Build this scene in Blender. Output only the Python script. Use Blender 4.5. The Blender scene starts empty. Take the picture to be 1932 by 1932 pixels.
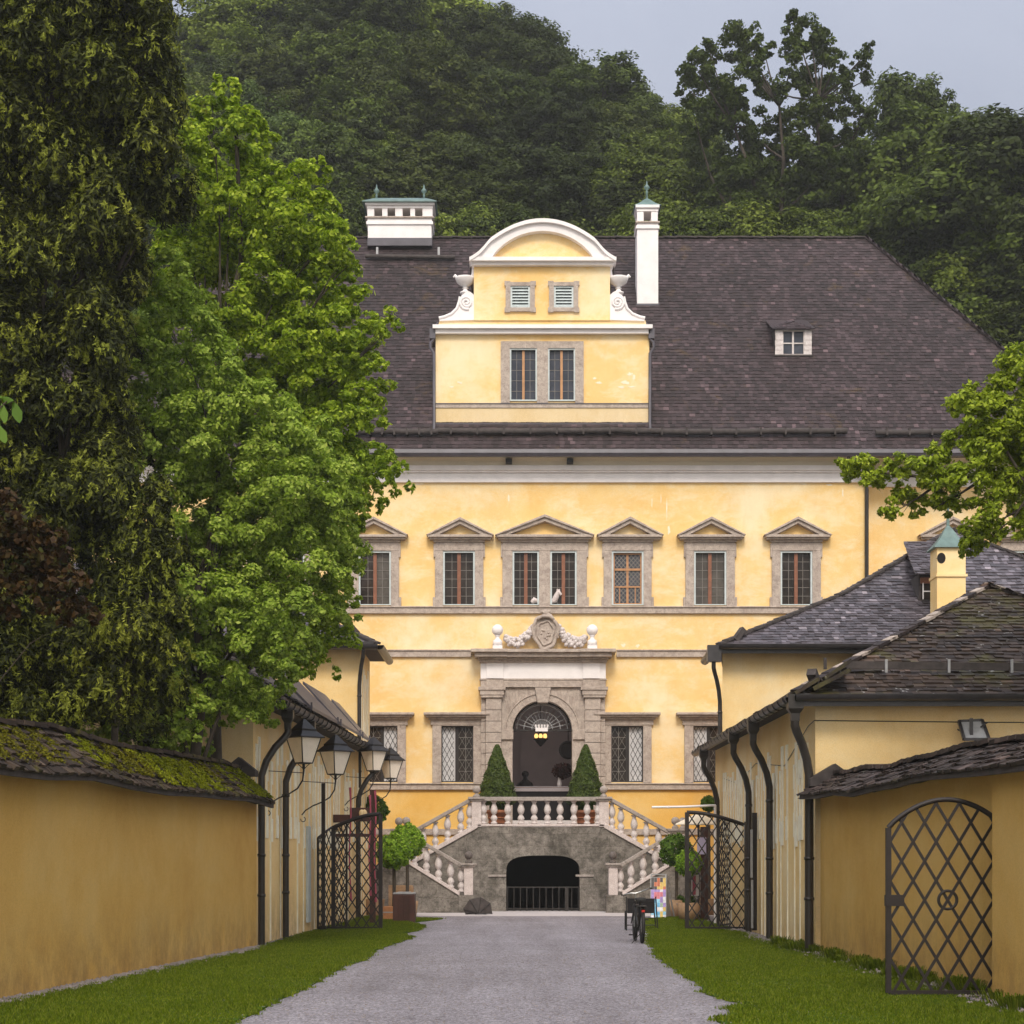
import bpy, math, random
import numpy as np
from mathutils import Vector, Matrix
R=math.radians
random.seed(7); rng=np.random.default_rng(11)
sc=bpy.context.scene; COL=sc.collection
F=3400.0; CX=966.0; HY=1615.0; EH=1.65
def W(px,py,Y): return Vector(((px-CX)/F*Y, Y, EH+(HY-py)/F*Y))
def WX(px,Y): return (px-CX)/F*Y
def WZ(py,Y): return EH+(HY-py)/F*Y
# ------------------------------------------------------------ materials
def nodes(m):
    m.use_nodes=True; nt=m.node_tree; nt.nodes.clear(); return nt
def N(nt,t,**k):
    n=nt.nodes.new(t)
    for a,b in k.items():
        if a in ('ins',):
            for i,v in b.items(): n.inputs[i].default_value=v
        else: setattr(n,a,b)
    return n
def L(nt,a,b): nt.links.new(a,b)
def c4(c): return (c[0],c[1],c[2],1)
def ramp(nt,fac,stops):
    r=N(nt,'ShaderNodeValToRGB'); e=r.color_ramp.elements
    while len(e)<len(stops): e.new(0.5)
    for i,(p,c) in enumerate(stops): e[i].position=p; e[i].color=c4(c)
    L(nt,fac,r.inputs[0]); return r.outputs[0]
def noise(nt,vec,scale,detail=5,rough=.6,dist=0):
    n=N(nt,'ShaderNodeTexNoise'); n.inputs['Scale'].default_value=scale; n.inputs['Detail'].default_value=detail
    n.inputs['Roughness'].default_value=rough; n.inputs['Distortion'].default_value=dist
    L(nt,vec,n.inputs['Vector']); return n.outputs['Fac']
def mapping(nt,scale=(1,1,1)):
    t=N(nt,'ShaderNodeTexCoord'); m=N(nt,'ShaderNodeMapping'); m.inputs['Scale'].default_value=scale
    L(nt,t.outputs['Object'],m.inputs['Vector']); return m.outputs['Vector']
def mix(nt,f,a,b,mode='MIX'):
    m=N(nt,'ShaderNodeMix',data_type='RGBA',blend_type=mode)
    if isinstance(f,(int,float)): m.inputs[0].default_value=f
    else: L(nt,f,m.inputs[0])
    for i,v in ((6,a),(7,b)):
        if isinstance(v,tuple): m.inputs[i].default_value=c4(v)
        else: L(nt,v,m.inputs[i])
    return m.outputs[2]
def finish(nt,col,rough=.8,bump=None,bstr=.3,bdist=.02,metal=0,spec=.5):
    p=N(nt,'ShaderNodeBsdfPrincipled'); o=N(nt,'ShaderNodeOutputMaterial')
    if isinstance(col,tuple): p.inputs['Base Color'].default_value=c4(col)
    else: L(nt,col,p.inputs['Base Color'])
    if isinstance(rough,(int,float)): p.inputs['Roughness'].default_value=rough
    else: L(nt,rough,p.inputs['Roughness'])
    p.inputs['Metallic'].default_value=metal; p.inputs['Specular IOR Level'].default_value=spec
    if bump is not None:
        b=N(nt,'ShaderNodeBump'); b.inputs['Strength'].default_value=bstr; b.inputs['Distance'].default_value=bdist
        L(nt,bump,b.inputs['Height']); L(nt,b.outputs[0],p.inputs['Normal'])
    L(nt,p.outputs[0],o.inputs[0]); return p
def simple(name,c,rough=.6,var=.25,scale=6,metal=0,bstr=.15,spec=.5):
    m=bpy.data.materials.new(name); nt=nodes(m); v=mapping(nt)
    f=noise(nt,v,scale); d=tuple(x*(1-var) for x in c); u=tuple(min(1,x*(1+var)) for x in c)
    finish(nt,ramp(nt,f,[(.3,d),(.7,u)]),rough,noise(nt,v,scale*8),bstr,.01,metal,spec); return m
def plaster(name,c1,c2,c3,base=None,patch=.5,streak=.3,seedscale=.35,grime=(.16,.10,.05),fine=40):
    """lime-washed plaster: c1 main, c2 faded wash, c3 deeper wash, streaks and splash-zone grime"""
    m=bpy.data.materials.new(name); nt=nodes(m); v=mapping(nt)
    f=noise(nt,v,seedscale,7,.7,.15)
    col=ramp(nt,f,[(.36,c2),(.50,c1),(.66,c3)])
    f2=noise(nt,mapping(nt,(1,1,1.9)),.8,9,.72,.25)
    wash=ramp(nt,f2,[(.48,(0,0,0)),(.66,(1,1,1))])
    mw=N(nt,'ShaderNodeMath',operation='MULTIPLY'); L(nt,wash,mw.inputs[0]); mw.inputs[1].default_value=patch
    col=mix(nt,mw.outputs[0],col,tuple(min(1,x*1.0) for x in c2))
    st=noise(nt,mapping(nt,(3.2,3.2,.3)),1.6,8,.75)
    sm=ramp(nt,st,[(.5,(0,0,0)),(.8,(1,1,1))])
    ms=N(nt,'ShaderNodeMath',operation='MULTIPLY'); L(nt,sm,ms.inputs[0]); ms.inputs[1].default_value=streak
    col=mix(nt,ms.outputs[0],col,tuple(x*.62 for x in c3))
    if base is not None:
        t=N(nt,'ShaderNodeTexCoord'); s=N(nt,'ShaderNodeSeparateXYZ'); L(nt,t.outputs['Object'],s.inputs[0])
        mr=N(nt,'ShaderNodeMapRange'); L(nt,s.outputs[2],mr.inputs[0])
        mr.inputs[1].default_value=0; mr.inputs[2].default_value=base; mr.inputs[3].default_value=1; mr.inputs[4].default_value=0
        g=noise(nt,mapping(nt,(1.6,1.6,1.0)),1.5,10,.78)
        mm=N(nt,'ShaderNodeMath',operation='MULTIPLY'); L(nt,mr.outputs[0],mm.inputs[0]); L(nt,ramp(nt,g,[(.38,(0,0,0)),(.62,(1,1,1))]),mm.inputs[1])
        m2=N(nt,'ShaderNodeMath',operation='MULTIPLY'); L(nt,mm.outputs[0],m2.inputs[0]); m2.inputs[1].default_value=.75
        col=mix(nt,m2.outputs[0],col,grime)
    sp=ramp(nt,noise(nt,v,fine*.55,6,.85),[(.30,(.45,.40,.34)),(.40,(1,1,1))]); col=mix(nt,.55,col,sp,'MULTIPLY')
    bl_=ramp(nt,noise(nt,mapping(nt,(1,1,.6)),.55,10,.75),[(.36,(.78,.72,.62)),(.55,(1,1,1))]); col=mix(nt,min(1,streak*2.2+.1),col,bl_,'MULTIPLY')
    fn=noise(nt,v,fine,4,.7)
    col=mix(nt,.22,col,ramp(nt,fn,[(.3,tuple(x*.6 for x in c1)),(.6,tuple(min(1,x*1.15) for x in c1))]))
    finish(nt,col,.9,fn,.35,.012,0,.2); return m
def stonemat(name,c1,c2,dark=(.05,.045,.04),scale=1.2,damp=.5,joint=False):
    m=bpy.data.materials.new(name); nt=nodes(m); v=mapping(nt)
    f=noise(nt,v,scale*4,10,.8,.4); col=ramp(nt,f,[(.38,c1),(.60,c2)])
    d=ramp(nt,noise(nt,v,scale,7,.7,.8),[(.52,(0,0,0)),(.7,(1,1,1))])
    mw=N(nt,'ShaderNodeMath',operation='MULTIPLY'); L(nt,d,mw.inputs[0]); mw.inputs[1].default_value=damp
    col=mix(nt,mw.outputs[0],col,dark)
    p=ramp(nt,noise(nt,v,scale*22,3,.8),[(.34,(.25,.25,.25)),(.46,(1,1,1))])
    col=mix(nt,.6,col,p,'MULTIPLY')
    h=noise(nt,v,scale*14,6,.75)
    if joint:
        b=N(nt,'ShaderNodeTexBrick'); mp=N(nt,'ShaderNodeMapping'); mp.inputs['Rotation'].default_value=(R(90),0,0)
        t=N(nt,'ShaderNodeTexCoord'); L(nt,t.outputs['Object'],mp.inputs[0])
        wn=N(nt,'ShaderNodeTexNoise'); wn.inputs['Scale'].default_value=1.5; L(nt,mp.outputs[0],wn.inputs['Vector'])
        va=N(nt,'ShaderNodeMix',data_type='VECTOR'); va.inputs[0].default_value=.12; L(nt,mp.outputs[0],va.inputs[4]); L(nt,wn.outputs['Color'],va.inputs[5])
        L(nt,va.outputs[1],b.inputs['Vector']); b.inputs['Scale'].default_value=1; b.inputs['Mortar Size'].default_value=.012
        b.inputs['Brick Width'].default_value=.75; b.inputs['Row Height'].default_value=.33; b.inputs['Mortar Smooth'].default_value=.6
        b.inputs['Color1'].default_value=(.8,.8,.8,1); b.inputs['Color2'].default_value=(1,1,1,1); b.inputs['Mortar'].default_value=(.62,.6,.58,1)
        col=mix(nt,.75,col,b.outputs['Color'],'MULTIPLY')
    finish(nt,col,.88,h,.6,.03,0,.25); return m
def shinglemat(name,c1,c2,c3,moss=None,mossamt=.5,rough=.75,lichen=.0,spec=.4):
    m=bpy.data.materials.new(name); nt=nodes(m); v=mapping(nt)
    g=N(nt,'ShaderNodeNewGeometry')
    col=ramp(nt,g.outputs['Random Per Island'],[(0,c1),(.5,c2),(.88,c3),(.97,tuple(x*1.15 for x in c3)),(1,tuple(min(.4,x*2.3) for x in c3))])
    stn=noise(nt,mapping(nt,(1.6,1.6,.12)),.55,7,.7,.2); col=mix(nt,.8,col,ramp(nt,stn,[(.36,(.62,.56,.52)),(.5,(.95,.9,.9)),(.66,(1.15,1.08,1.1))]),'MULTIPLY')
    big=noise(nt,mapping(nt,(1,1,.35)),.33,6,.7,.5)
    col=mix(nt,.75,col,ramp(nt,big,[(.3,(.42,.40,.38)),(.65,(1.0,1.0,1.0))]),'MULTIPLY')
    if moss:
        mf=ramp(nt,noise(nt,v,.8,8,.75,.5),[(.62-.25*mossamt,(0,0,0)),(.72-.2*mossamt,(1,1,1))])
        col=mix(nt,mf,col,moss)
    if lichen:
        lf=ramp(nt,noise(nt,v,6,3,.6),[(.68-lichen,(0,0,0)),(.74-lichen,(1,1,1))])
        col=mix(nt,lf,col,(.33,.32,.31))
    finish(nt,col,rough,noise(nt,v,30,4,.7),.4,.01,0,spec); return m
def leafmat(name,cols,trans=.42,rough=.55,nscale=.6,spec=.3,vary=False):
    m=bpy.data.materials.new(name); nt=nodes(m); v=mapping(nt)
    g=N(nt,'ShaderNodeNewGeometry')
    n_=len(cols); col=ramp(nt,g.outputs['Random Per Island'],[(i/(n_-1),c) for i,c in enumerate(cols)])
    big=noise(nt,v,nscale,3,.6)
    col=mix(nt,.6,col,ramp(nt,big,[(.35,(.72,.80,.72)),(.65,(1.0,1.0,.9))]),'MULTIPLY')
    if vary:
        oi=N(nt,'ShaderNodeObjectInfo'); col=mix(nt,1.0,col,ramp(nt,oi.outputs['Random'],[(0,(.34,.38,.36)),(.35,(.55,.60,.5)),(.7,(.85,.85,.62)),(1,(1.25,1.25,1.1))]),'MULTIPLY')
    p=N(nt,'ShaderNodeBsdfPrincipled'); L(nt,col,p.inputs['Base Color']); p.inputs['Roughness'].default_value=rough; p.inputs['Specular IOR Level'].default_value=spec*.5
    t=N(nt,'ShaderNodeBsdfTranslucent'); L(nt,mix(nt,.5,col,(.9,1.,.35),'MULTIPLY'),t.inputs[0])
    ms=N(nt,'ShaderNodeMixShader'); ms.inputs[0].default_value=trans; L(nt,p.outputs[0],ms.inputs[1]); L(nt,t.outputs[0],ms.inputs[2])
    o=N(nt,'ShaderNodeOutputMaterial'); L(nt,ms.outputs[0],o.inputs[0]); return m
def emit(name,c,s):
    m=bpy.data.materials.new(name); nt=nodes(m); e=N(nt,'ShaderNodeEmission'); e.inputs[0].default_value=c4(c); e.inputs[1].default_value=s
    o=N(nt,'ShaderNodeOutputMaterial'); L(nt,e.outputs[0],o.inputs[0]); return m
def glassmat(name,c,rough=.12,c2=None,spec=.22):
    m=bpy.data.materials.new(name); nt=nodes(m); v=mapping(nt)
    f=noise(nt,v,1.4,4,.6,.8); b=noise(nt,v,3.5,2,.5)
    finish(nt,ramp(nt,f,[(.4,c),(.7,c2 or tuple(x*2.2 for x in c))]),rough,b,.25,.02,0,spec); return m
M={}
YEL=(.80,.49,.115)
M['palace']=plaster('palace_yellow_wash',(.84,.595,.265),(.88,.755,.53),(.80,.50,.17),None,.8,.10,.33)
M['palace_low']=plaster('palace_yellow_plinth',(.79,.48,.13),(.83,.60,.27),(.74,.40,.08),None,.35,.12,.4)
M['wing']=plaster('wing_yellow_plaster',(.90,.66,.33),(.92,.75,.48),(.86,.58,.24),1.1,.35,.14,.5)
M['gardenwall']=plaster('garden_wall_ochre',(.66,.41,.12),(.70,.47,.17),(.58,.33,.08),1.0,.3,.12,.45)
M['cream']=plaster('cream_plaster',(.72,.56,.33),(.76,.62,.42),(.66,.48,.24),None,.3,.1,.5)
M['stripe']=simple('faded_white_stripe',(.93,.86,.70),.9,.12,5)
M['white']=simple('white_lime_paint',(.80,.76,.76),.8,.07,2.5)
M['cove']=simple('cream_cove_paint',(.80,.72,.58),.85,.06,1.5)
M['stone']=stonemat('beige_sandstone',(.34,.275,.24),(.53,.45,.39),(.15,.12,.10),1.5,.35)
M['stonelow']=stonemat('pink_marble',(.55,.47,.45),(.70,.62,.60),(.30,.26,.22),1.8,.3)
M['baluster']=stonemat('pale_marble_balusters',(.56,.50,.49),(.74,.68,.67),(.25,.22,.18),3,.3)
M['rail']=stonemat('weathered_rail_stone',(.28,.24,.22),(.44,.39,.36),(.08,.07,.055),3,.55)
M['stairwall']=stonemat('grey_conglomerate',(.11,.098,.085),(.30,.27,.24),(.045,.042,.032),1.0,.8,True)
M['darkball']=stonemat('dark_ball_stone',(.10,.085,.08),(.2,.17,.16),(.04,.035,.03),4,.4)
M['dark']=simple('blackened_iron',(.012,.010,.010),.5,.3,12)
M['gateiron']=simple('brown_black_iron',(.012,.007,.006),.6,.3,12)
M['pipe']=simple('brown_painted_pipe',(.026,.021,.018),.38,.3,3)
M['gutter']=simple('grey_metal_gutter',(.036,.032,.034),.35,.35,3)
M['flash']=simple('dark_lead_flashing',(.075,.068,.085),.4,.25,2)
M['copper']=simple('green_copper',(.11,.175,.165),.5,.35,3)
M['wood']=simple('reddish_window_wood',(.21,.075,.035),.5,.25,6)
M['orangewood']=simple('orange_window_wood',(.42,.21,.09),.5,.2,6)
M['bluewhite']=simple('blue_white_window_paint',(.52,.58,.59),.55,.12,5)
M['lead']=simple('lead_cames',(.20,.18,.16),.5,.2,9)
M['darklead']=simple('dark_lattice',(.035,.03,.03),.5,.2,9)
M['glass']=glassmat('dark_window_glass',(.018,.013,.011),.10,(.045,.034,.028))
M['glassgrey']=glassmat('grey_window_glass',(.07,.06,.052),.15,(.13,.115,.10))
M['glassblue']=glassmat('bluish_window_glass',(.035,.04,.055),.1,(.065,.07,.09))
M['curtain']=simple('white_curtain',(.55,.54,.55),.9,.1,3)
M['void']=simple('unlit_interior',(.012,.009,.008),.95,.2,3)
M['room']=simple('hall_plaster',(.42,.37,.38),.9,.08,2)
M['ink']=simple('dark_clothing',(.010,.008,.009),.9,.3,9)
M['skin']=simple('skin',(.35,.2,.14),.6,.1,9)
M['terra']=simple('terracotta',(.43,.17,.085),.8,.18,6)
M['rustwood']=simple('red_brown_boards',(.055,.017,.010),.55,.35,4)
M['barrel']=simple('pale_barrel_wood',(.36,.22,.12),.7,.3,8)
M['tubwood']=simple('orange_tub_wood',(.40,.17,.07),.7,.25,8)
M['steel']=simple('bright_steel',(.6,.6,.6),.28,.1,8,.9)
M['grey']=simple('grey_metal',(.32,.32,.33),.5,.15,8)
M['rubber']=simple('black_rubber',(.015,.014,.014),.7,.2,14)
M['lampglass']=simple('frosted_lamp_glass',(.92,.82,.70),.35,.06,5)
M['pink']=simple('pink_cloth',(.36,.07,.11),.8,.25,8)
M['log']=simple('snow_guard_log',(.050,.040,.038),.85,.4,6)
M['trunk']=simple('bark',(.055,.042,.03),.9,.4,5,0,.5)
M['soil']=simple('potting_soil',(.05,.035,.025),.95,.3,20)
M['pebble']=simple('grey_pebbles',(.22,.19,.18),.85,.4,9)
M['roofP']=shinglemat('palace_wooden_shingles',(.023,.014,.015),(.036,.023,.025),(.060,.041,.045),(.070,.042,.018),.13,.75)
M['roofR']=shinglemat('wet_grey_shingles',(.055,.047,.053),(.095,.083,.095),(.17,.155,.18),None,0,.42,0,.6)
M['roofM']=shinglemat('mossy_brown_shingles',(.020,.011,.007),(.040,.024,.015),(.075,.050,.036),(.070,.062,.012),.45,.7,.03)
M['roofG']=shinglemat('old_wall_coping_shingles',(.02,.012,.010),(.042,.027,.023),(.085,.062,.056),(.05,.042,.013),.12,.65,.02)
M['roofGL']=shinglemat('mossy_wall_coping_shingles',(.02,.012,.008),(.042,.027,.018),(.075,.053,.036),(.11,.10,.015),.3,.75,.0)
M['moss']=leafmat('yellow_green_moss',[(.13,.14,.008),(.22,.24,.012),(.30,.32,.02)],.1,.9,1.5,.1)
M['moss2']=leafmat('brown_green_moss',[(.07,.06,.008),(.13,.12,.012),(.18,.17,.015)],.1,.9,1.5,.1)
# ------------------------------------------------------------ mesh builder
class MB:
    def __init__(s): s.v=[]; s.f=[]; s.m=[]; s.sm=[]
    def add(s,vs,fs,m=0,smooth=False):
        o=len(s.v); s.v+= [tuple(v) for v in vs]
        for f in fs: s.f.append(tuple(o+i for i in f)); s.m.append(m); s.sm.append(smooth)
    def box(s,x0,x1,y0,y1,z0,z1,m=0):
        if x0>x1: x0,x1=x1,x0
        if y0>y1: y0,y1=y1,y0
        if z0>z1: z0,z1=z1,z0
        s.add([(x0,y0,z0),(x1,y0,z0),(x1,y1,z0),(x0,y1,z0),(x0,y0,z1),(x1,y0,z1),(x1,y1,z1),(x0,y1,z1)],
              [(0,3,2,1),(4,5,6,7),(0,1,5,4),(1,2,6,5),(2,3,7,6),(3,0,4,7)],m)
    def ext(s,pts,vec,m=0,smooth=False):
        n=len(pts); vec=Vector(vec); a=[Vector(p) for p in pts]; b=[p+vec for p in a]
        s.add(a+b,[tuple(range(n)),tuple(range(2*n-1,n-1,-1))]+[(i,i+n,(i+1)%n+n,(i+1)%n) for i in range(n)],m,smooth)
    def xz(s,pts,y0,y1,m=0): s.ext([(p[0],y0,p[1]) for p in pts],(0,y1-y0,0),m)
    def bar(s,p0,p1,w,h=None,m=0,up=(0,0,1)):
        h=h or w; p0=Vector(p0); p1=Vector(p1); d=(p1-p0)
        if d.length<1e-6: return
        d.normalize(); u=Vector(up); sd=d.cross(u)
        if sd.length<1e-3: sd=d.cross(Vector((0,1,0)))
        sd.normalize(); u=sd.cross(d).normalized(); a=sd*w/2; b=u*h/2
        s.add([p0-a-b,p0+a-b,p0+a+b,p0-a+b,p1-a-b,p1+a-b,p1+a+b,p1-a+b],[(0,3,2,1),(4,5,6,7),(0,1,5,4),(1,2,6,5),(2,3,7,6),(3,0,4,7)],m)
    def tube(s,pts,r,n=8,m=0,cap=True):
        P=[Vector(p) for p in pts]; k=len(P); rs=r if isinstance(r,(list,tuple)) else [r]*k
        T=[]
        for i in range(k):
            d=P[min(i+1,k-1)]-P[max(i-1,0)]; T.append(d.normalized() if d.length>1e-9 else Vector((0,0,1)))
        ref=Vector((0,0,1)) if abs(T[0].z)<.9 else Vector((1,0,0)); u=T[0].cross(ref).normalized(); vs=[]
        for i in range(k):
            u=(u-T[i]*u.dot(T[i])); u=u.normalized() if u.length>1e-6 else T[i].orthogonal().normalized(); w=T[i].cross(u)
            for j in range(n):
                a=2*math.pi*j/n; vs.append(P[i]+(u*math.cos(a)+w*math.sin(a))*rs[i])
        fs=[(i*n+j,i*n+(j+1)%n,(i+1)*n+(j+1)%n,(i+1)*n+j) for i in range(k-1) for j in range(n)]
        s.add(vs,fs,m,True)
        if cap:
            s.add(vs[:n],[tuple(range(n-1,-1,-1))],m); s.add(vs[-n:],[tuple(range(n))],m)
    def lathe(s,prof,c,n=12,m=0,smooth=True,rot=0):
        vs=[];k=len(prof)
        for r,z in prof:
            for j in range(n):
                a=2*math.pi*j/n+rot; vs.append((c[0]+r*math.cos(a),c[1]+r*math.sin(a),c[2]+z))
        fs=[(i*n+j,i*n+(j+1)%n,(i+1)*n+(j+1)%n,(i+1)*n+j) for i in range(k-1) for j in range(n)]
        fs.append(tuple(range(n-1,-1,-1))); fs.append(tuple(range((k-1)*n,k*n)))
        s.add(vs,fs,m,smooth)
    def sphere(s,c,r,n=12,m=0,sz=1):
        s.lathe([(max(.001,r*math.sin(math.pi*i/8)),-r*sz*math.cos(math.pi*i/8)) for i in range(9)],c,n,m)
    def torus(s,c,R_,r,axis='x',n=28,k=6,m=0,a0=0,a1=2*math.pi):
        pts=[]
        for i in range(n+1):
            a=a0+(a1-a0)*i/n; p={'x':(0,math.cos(a),math.sin(a)),'y':(math.cos(a),0,math.sin(a)),'z':(math.cos(a),math.sin(a),0)}[axis]
            pts.append(Vector(c)+Vector(p)*R_)
        s.tube(pts,r,k,m,cap=False)
    def build(s,name,mats,parent=None,bevel=0):
        me=bpy.data.meshes.new(name); me.from_pydata(s.v,[],s.f); 
        mats=mats if isinstance(mats,(list,tuple)) else [mats]
        for a in mats: me.materials.append(M[a] if isinstance(a,str) else a)
        me.polygons.foreach_set('material_index',s.m); me.polygons.foreach_set('use_smooth',s.sm); me.update()
        o=bpy.data.objects.new(name,me); COL.objects.link(o)
        if parent is not None: par(o,parent)
        if bevel:
            b=o.modifiers.new('bevel','BEVEL'); b.width=bevel; b.segments=2; b.limit_method='ANGLE'
        return o
def par(o,p):
    o.parent=p; o.matrix_parent_inverse=wm(p).inverted()
def wm(p):
    return (wm(p.parent) if p.parent else Matrix.Identity(4))@(p.matrix_parent_inverse if p.parent else Matrix.Identity(4))@Matrix.LocRotScale(p.location,p.rotation_euler,p.scale)
def tag(o,label=None,cat=None,group=None,kind=None):
    if label: o['label']=label
    if cat: o['category']=cat
    if group: o['group']=group
    if kind: o['kind']=kind
    return o
def thing(name,loc,label,cat,group=None):
    o=bpy.data.objects.new(name,None); COL.objects.link(o); o.location=loc; o.empty_display_size=.2
    return tag(o,label,cat,group)
def dup(root,loc,label=None,rotz=None,scale=None):
    r=root.copy(); COL.objects.link(r); r.location=loc
    if rotz is not None: r.rotation_euler=(0,0,rotz)
    if scale is not None: r.scale=scale
    if label: r['label']=label
    for ch in list(root.children):
        c=ch.copy(); COL.objects.link(c); c.parent=r; c.matrix_parent_inverse=ch.matrix_parent_inverse.copy()
        for g in list(ch.children):
            d=g.copy(); COL.objects.link(d); d.parent=c; d.matrix_parent_inverse=g.matrix_parent_inverse.copy()
    return r
def quadmesh(name,V,mat,parent=None,k=4):
    """V: (n,k,3) array of separate faces"""
    n=len(V); me=bpy.data.meshes.new(name); me.vertices.add(n*k); me.vertices.foreach_set('co',V.astype(np.float32).ravel())
    me.loops.add(n*k); me.loops.foreach_set('vertex_index',np.arange(n*k,dtype=np.int32))
    me.polygons.add(n); me.polygons.foreach_set('loop_start',np.arange(0,n*k,k,dtype=np.int32)); me.polygons.foreach_set('loop_total',np.full(n,k,dtype=np.int32))
    me.update(); me.validate(); 
    for a in (mat if isinstance(mat,list) else [mat]): me.materials.append(a)
    o=bpy.data.objects.new(name,me); COL.objects.link(o)
    if parent is not None: par(o,parent)
    return o
# shingled plane -------------------------------------------------------
def shingles(mb,bl,br,tr,tl,row=.18,w=.16,t=.018,jit=.35,m=0,under=1,sag=0,wav=0):
    bl,br,tr,tl=map(Vector,(bl,br,tr,tl)); n=(br-bl).cross(tl-bl).normalized()
    if n.z<0: n=-n
    mb.add([bl,br,tr,tl],[(0,1,2,3)],under)
    H=max((tl-bl).length*1.0,.01); Hm=((tl+tr)/2-(bl+br)/2); 
    uo=(br-bl).normalized(); hh=(tl-bl)-uo*((tl-bl).dot(uo)); Hh=hh.length; rows=max(1,int(round(Hh/row)))
    for i in range(rows):
        v0=i/rows; v1=min(1,(i+1.35)/rows)
        a0=bl.lerp(tl,v0); b0=br.lerp(tr,v0); a1=bl.lerp(tl,v1); b1=br.lerp(tr,v1)
        wd=(b0-a0).length
        if wd<.02: continue
        x=-random.random()*w
        up=(hh/Hh)*row
        while x<wd:
            ww=w*(1+random.uniform(-jit,jit)); x0=max(0,x); x1=min(wd,x+ww*.97); x+=ww
            if x1-x0<.015: continue
            dy=random.uniform(-.35,.1)*jit*row; tt=t*(1+random.uniform(-jit,jit*1.6)); tl_=random.uniform(-.2,.2)*t
            wv=(math.sin(x0*1.3+i)*.5+math.sin(x0*3.1+i*2))*wav
            A=a0+uo*x0+hh/Hh*dy+n*wv; B=a0+uo*x1+hh/Hh*dy+n*wv
            U=up*1.35
            mb.add([A+n*(tt+tl_),B+n*(tt-tl_),B+U+n*.004,A+U+n*.004,A-n*.005,B-n*.005],[(0,1,2,3),(4,5,1,0),(4,0,3),(5,2,1)],m)
def hipcaps(mb,p0,p1,w=.22,step=.3,t=.05,m=0,m2=None):
    p0=Vector(p0);p1=Vector(p1);n=int((p1-p0).length/step);
    for i in range(n):
        a=p0.lerp(p1,i/n); b=p0.lerp(p1,(i+1.15)/n); j=random.uniform(-.01,.012)
        mb.bar(a+Vector((0,0,.03+j+.015)),b+Vector((0,0,.03+j)),w*random.uniform(.85,1.1),t,m2 if (m2 is not None and random.random()<.25) else m)
# wall with holes
def wallholes(mb,x0,x1,z0,z1,holes,Y,depth=.35,m=0,mr=None):
    xs=sorted(set([x0,x1]+[v for h in holes for v in h[:2]])); zs=sorted(set([z0,z1]+[v for h in holes for v in h[2:]]))
    xs=[x for x in xs if x0<=x<=x1]; zs=[z for z in zs if z0<=z<=z1]
    for i in range(len(xs)-1):
        for j in range(len(zs)-1):
            cx=(xs[i]+xs[i+1])/2; cz=(zs[j]+zs[j+1])/2
            if any(h[0]<cx<h[1] and h[2]<cz<h[3] for h in holes): continue
            mb.add([(xs[i],Y,zs[j]),(xs[i+1],Y,zs[j]),(xs[i+1],Y,zs[j+1]),(xs[i],Y,zs[j+1])],[(0,1,2,3)],m)
    mr=m if mr is None else mr
    for a,b,c,d in holes:
        y1=Y+depth
        mb.add([(a,Y,c),(a,y1,c),(a,y1,d),(a,Y,d)],[(0,1,2,3)],mr); mb.add([(b,Y,c),(b,y1,c),(b,y1,d),(b,Y,d)],[(3,2,1,0)],mr)
        mb.add([(a,Y,c),(b,Y,c),(b,y1,c),(a,y1,c)],[(0,1,2,3)],mr); mb.add([(a,Y,d),(b,Y,d),(b,y1,d),(a,y1,d)],[(3,2,1,0)],mr)
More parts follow.
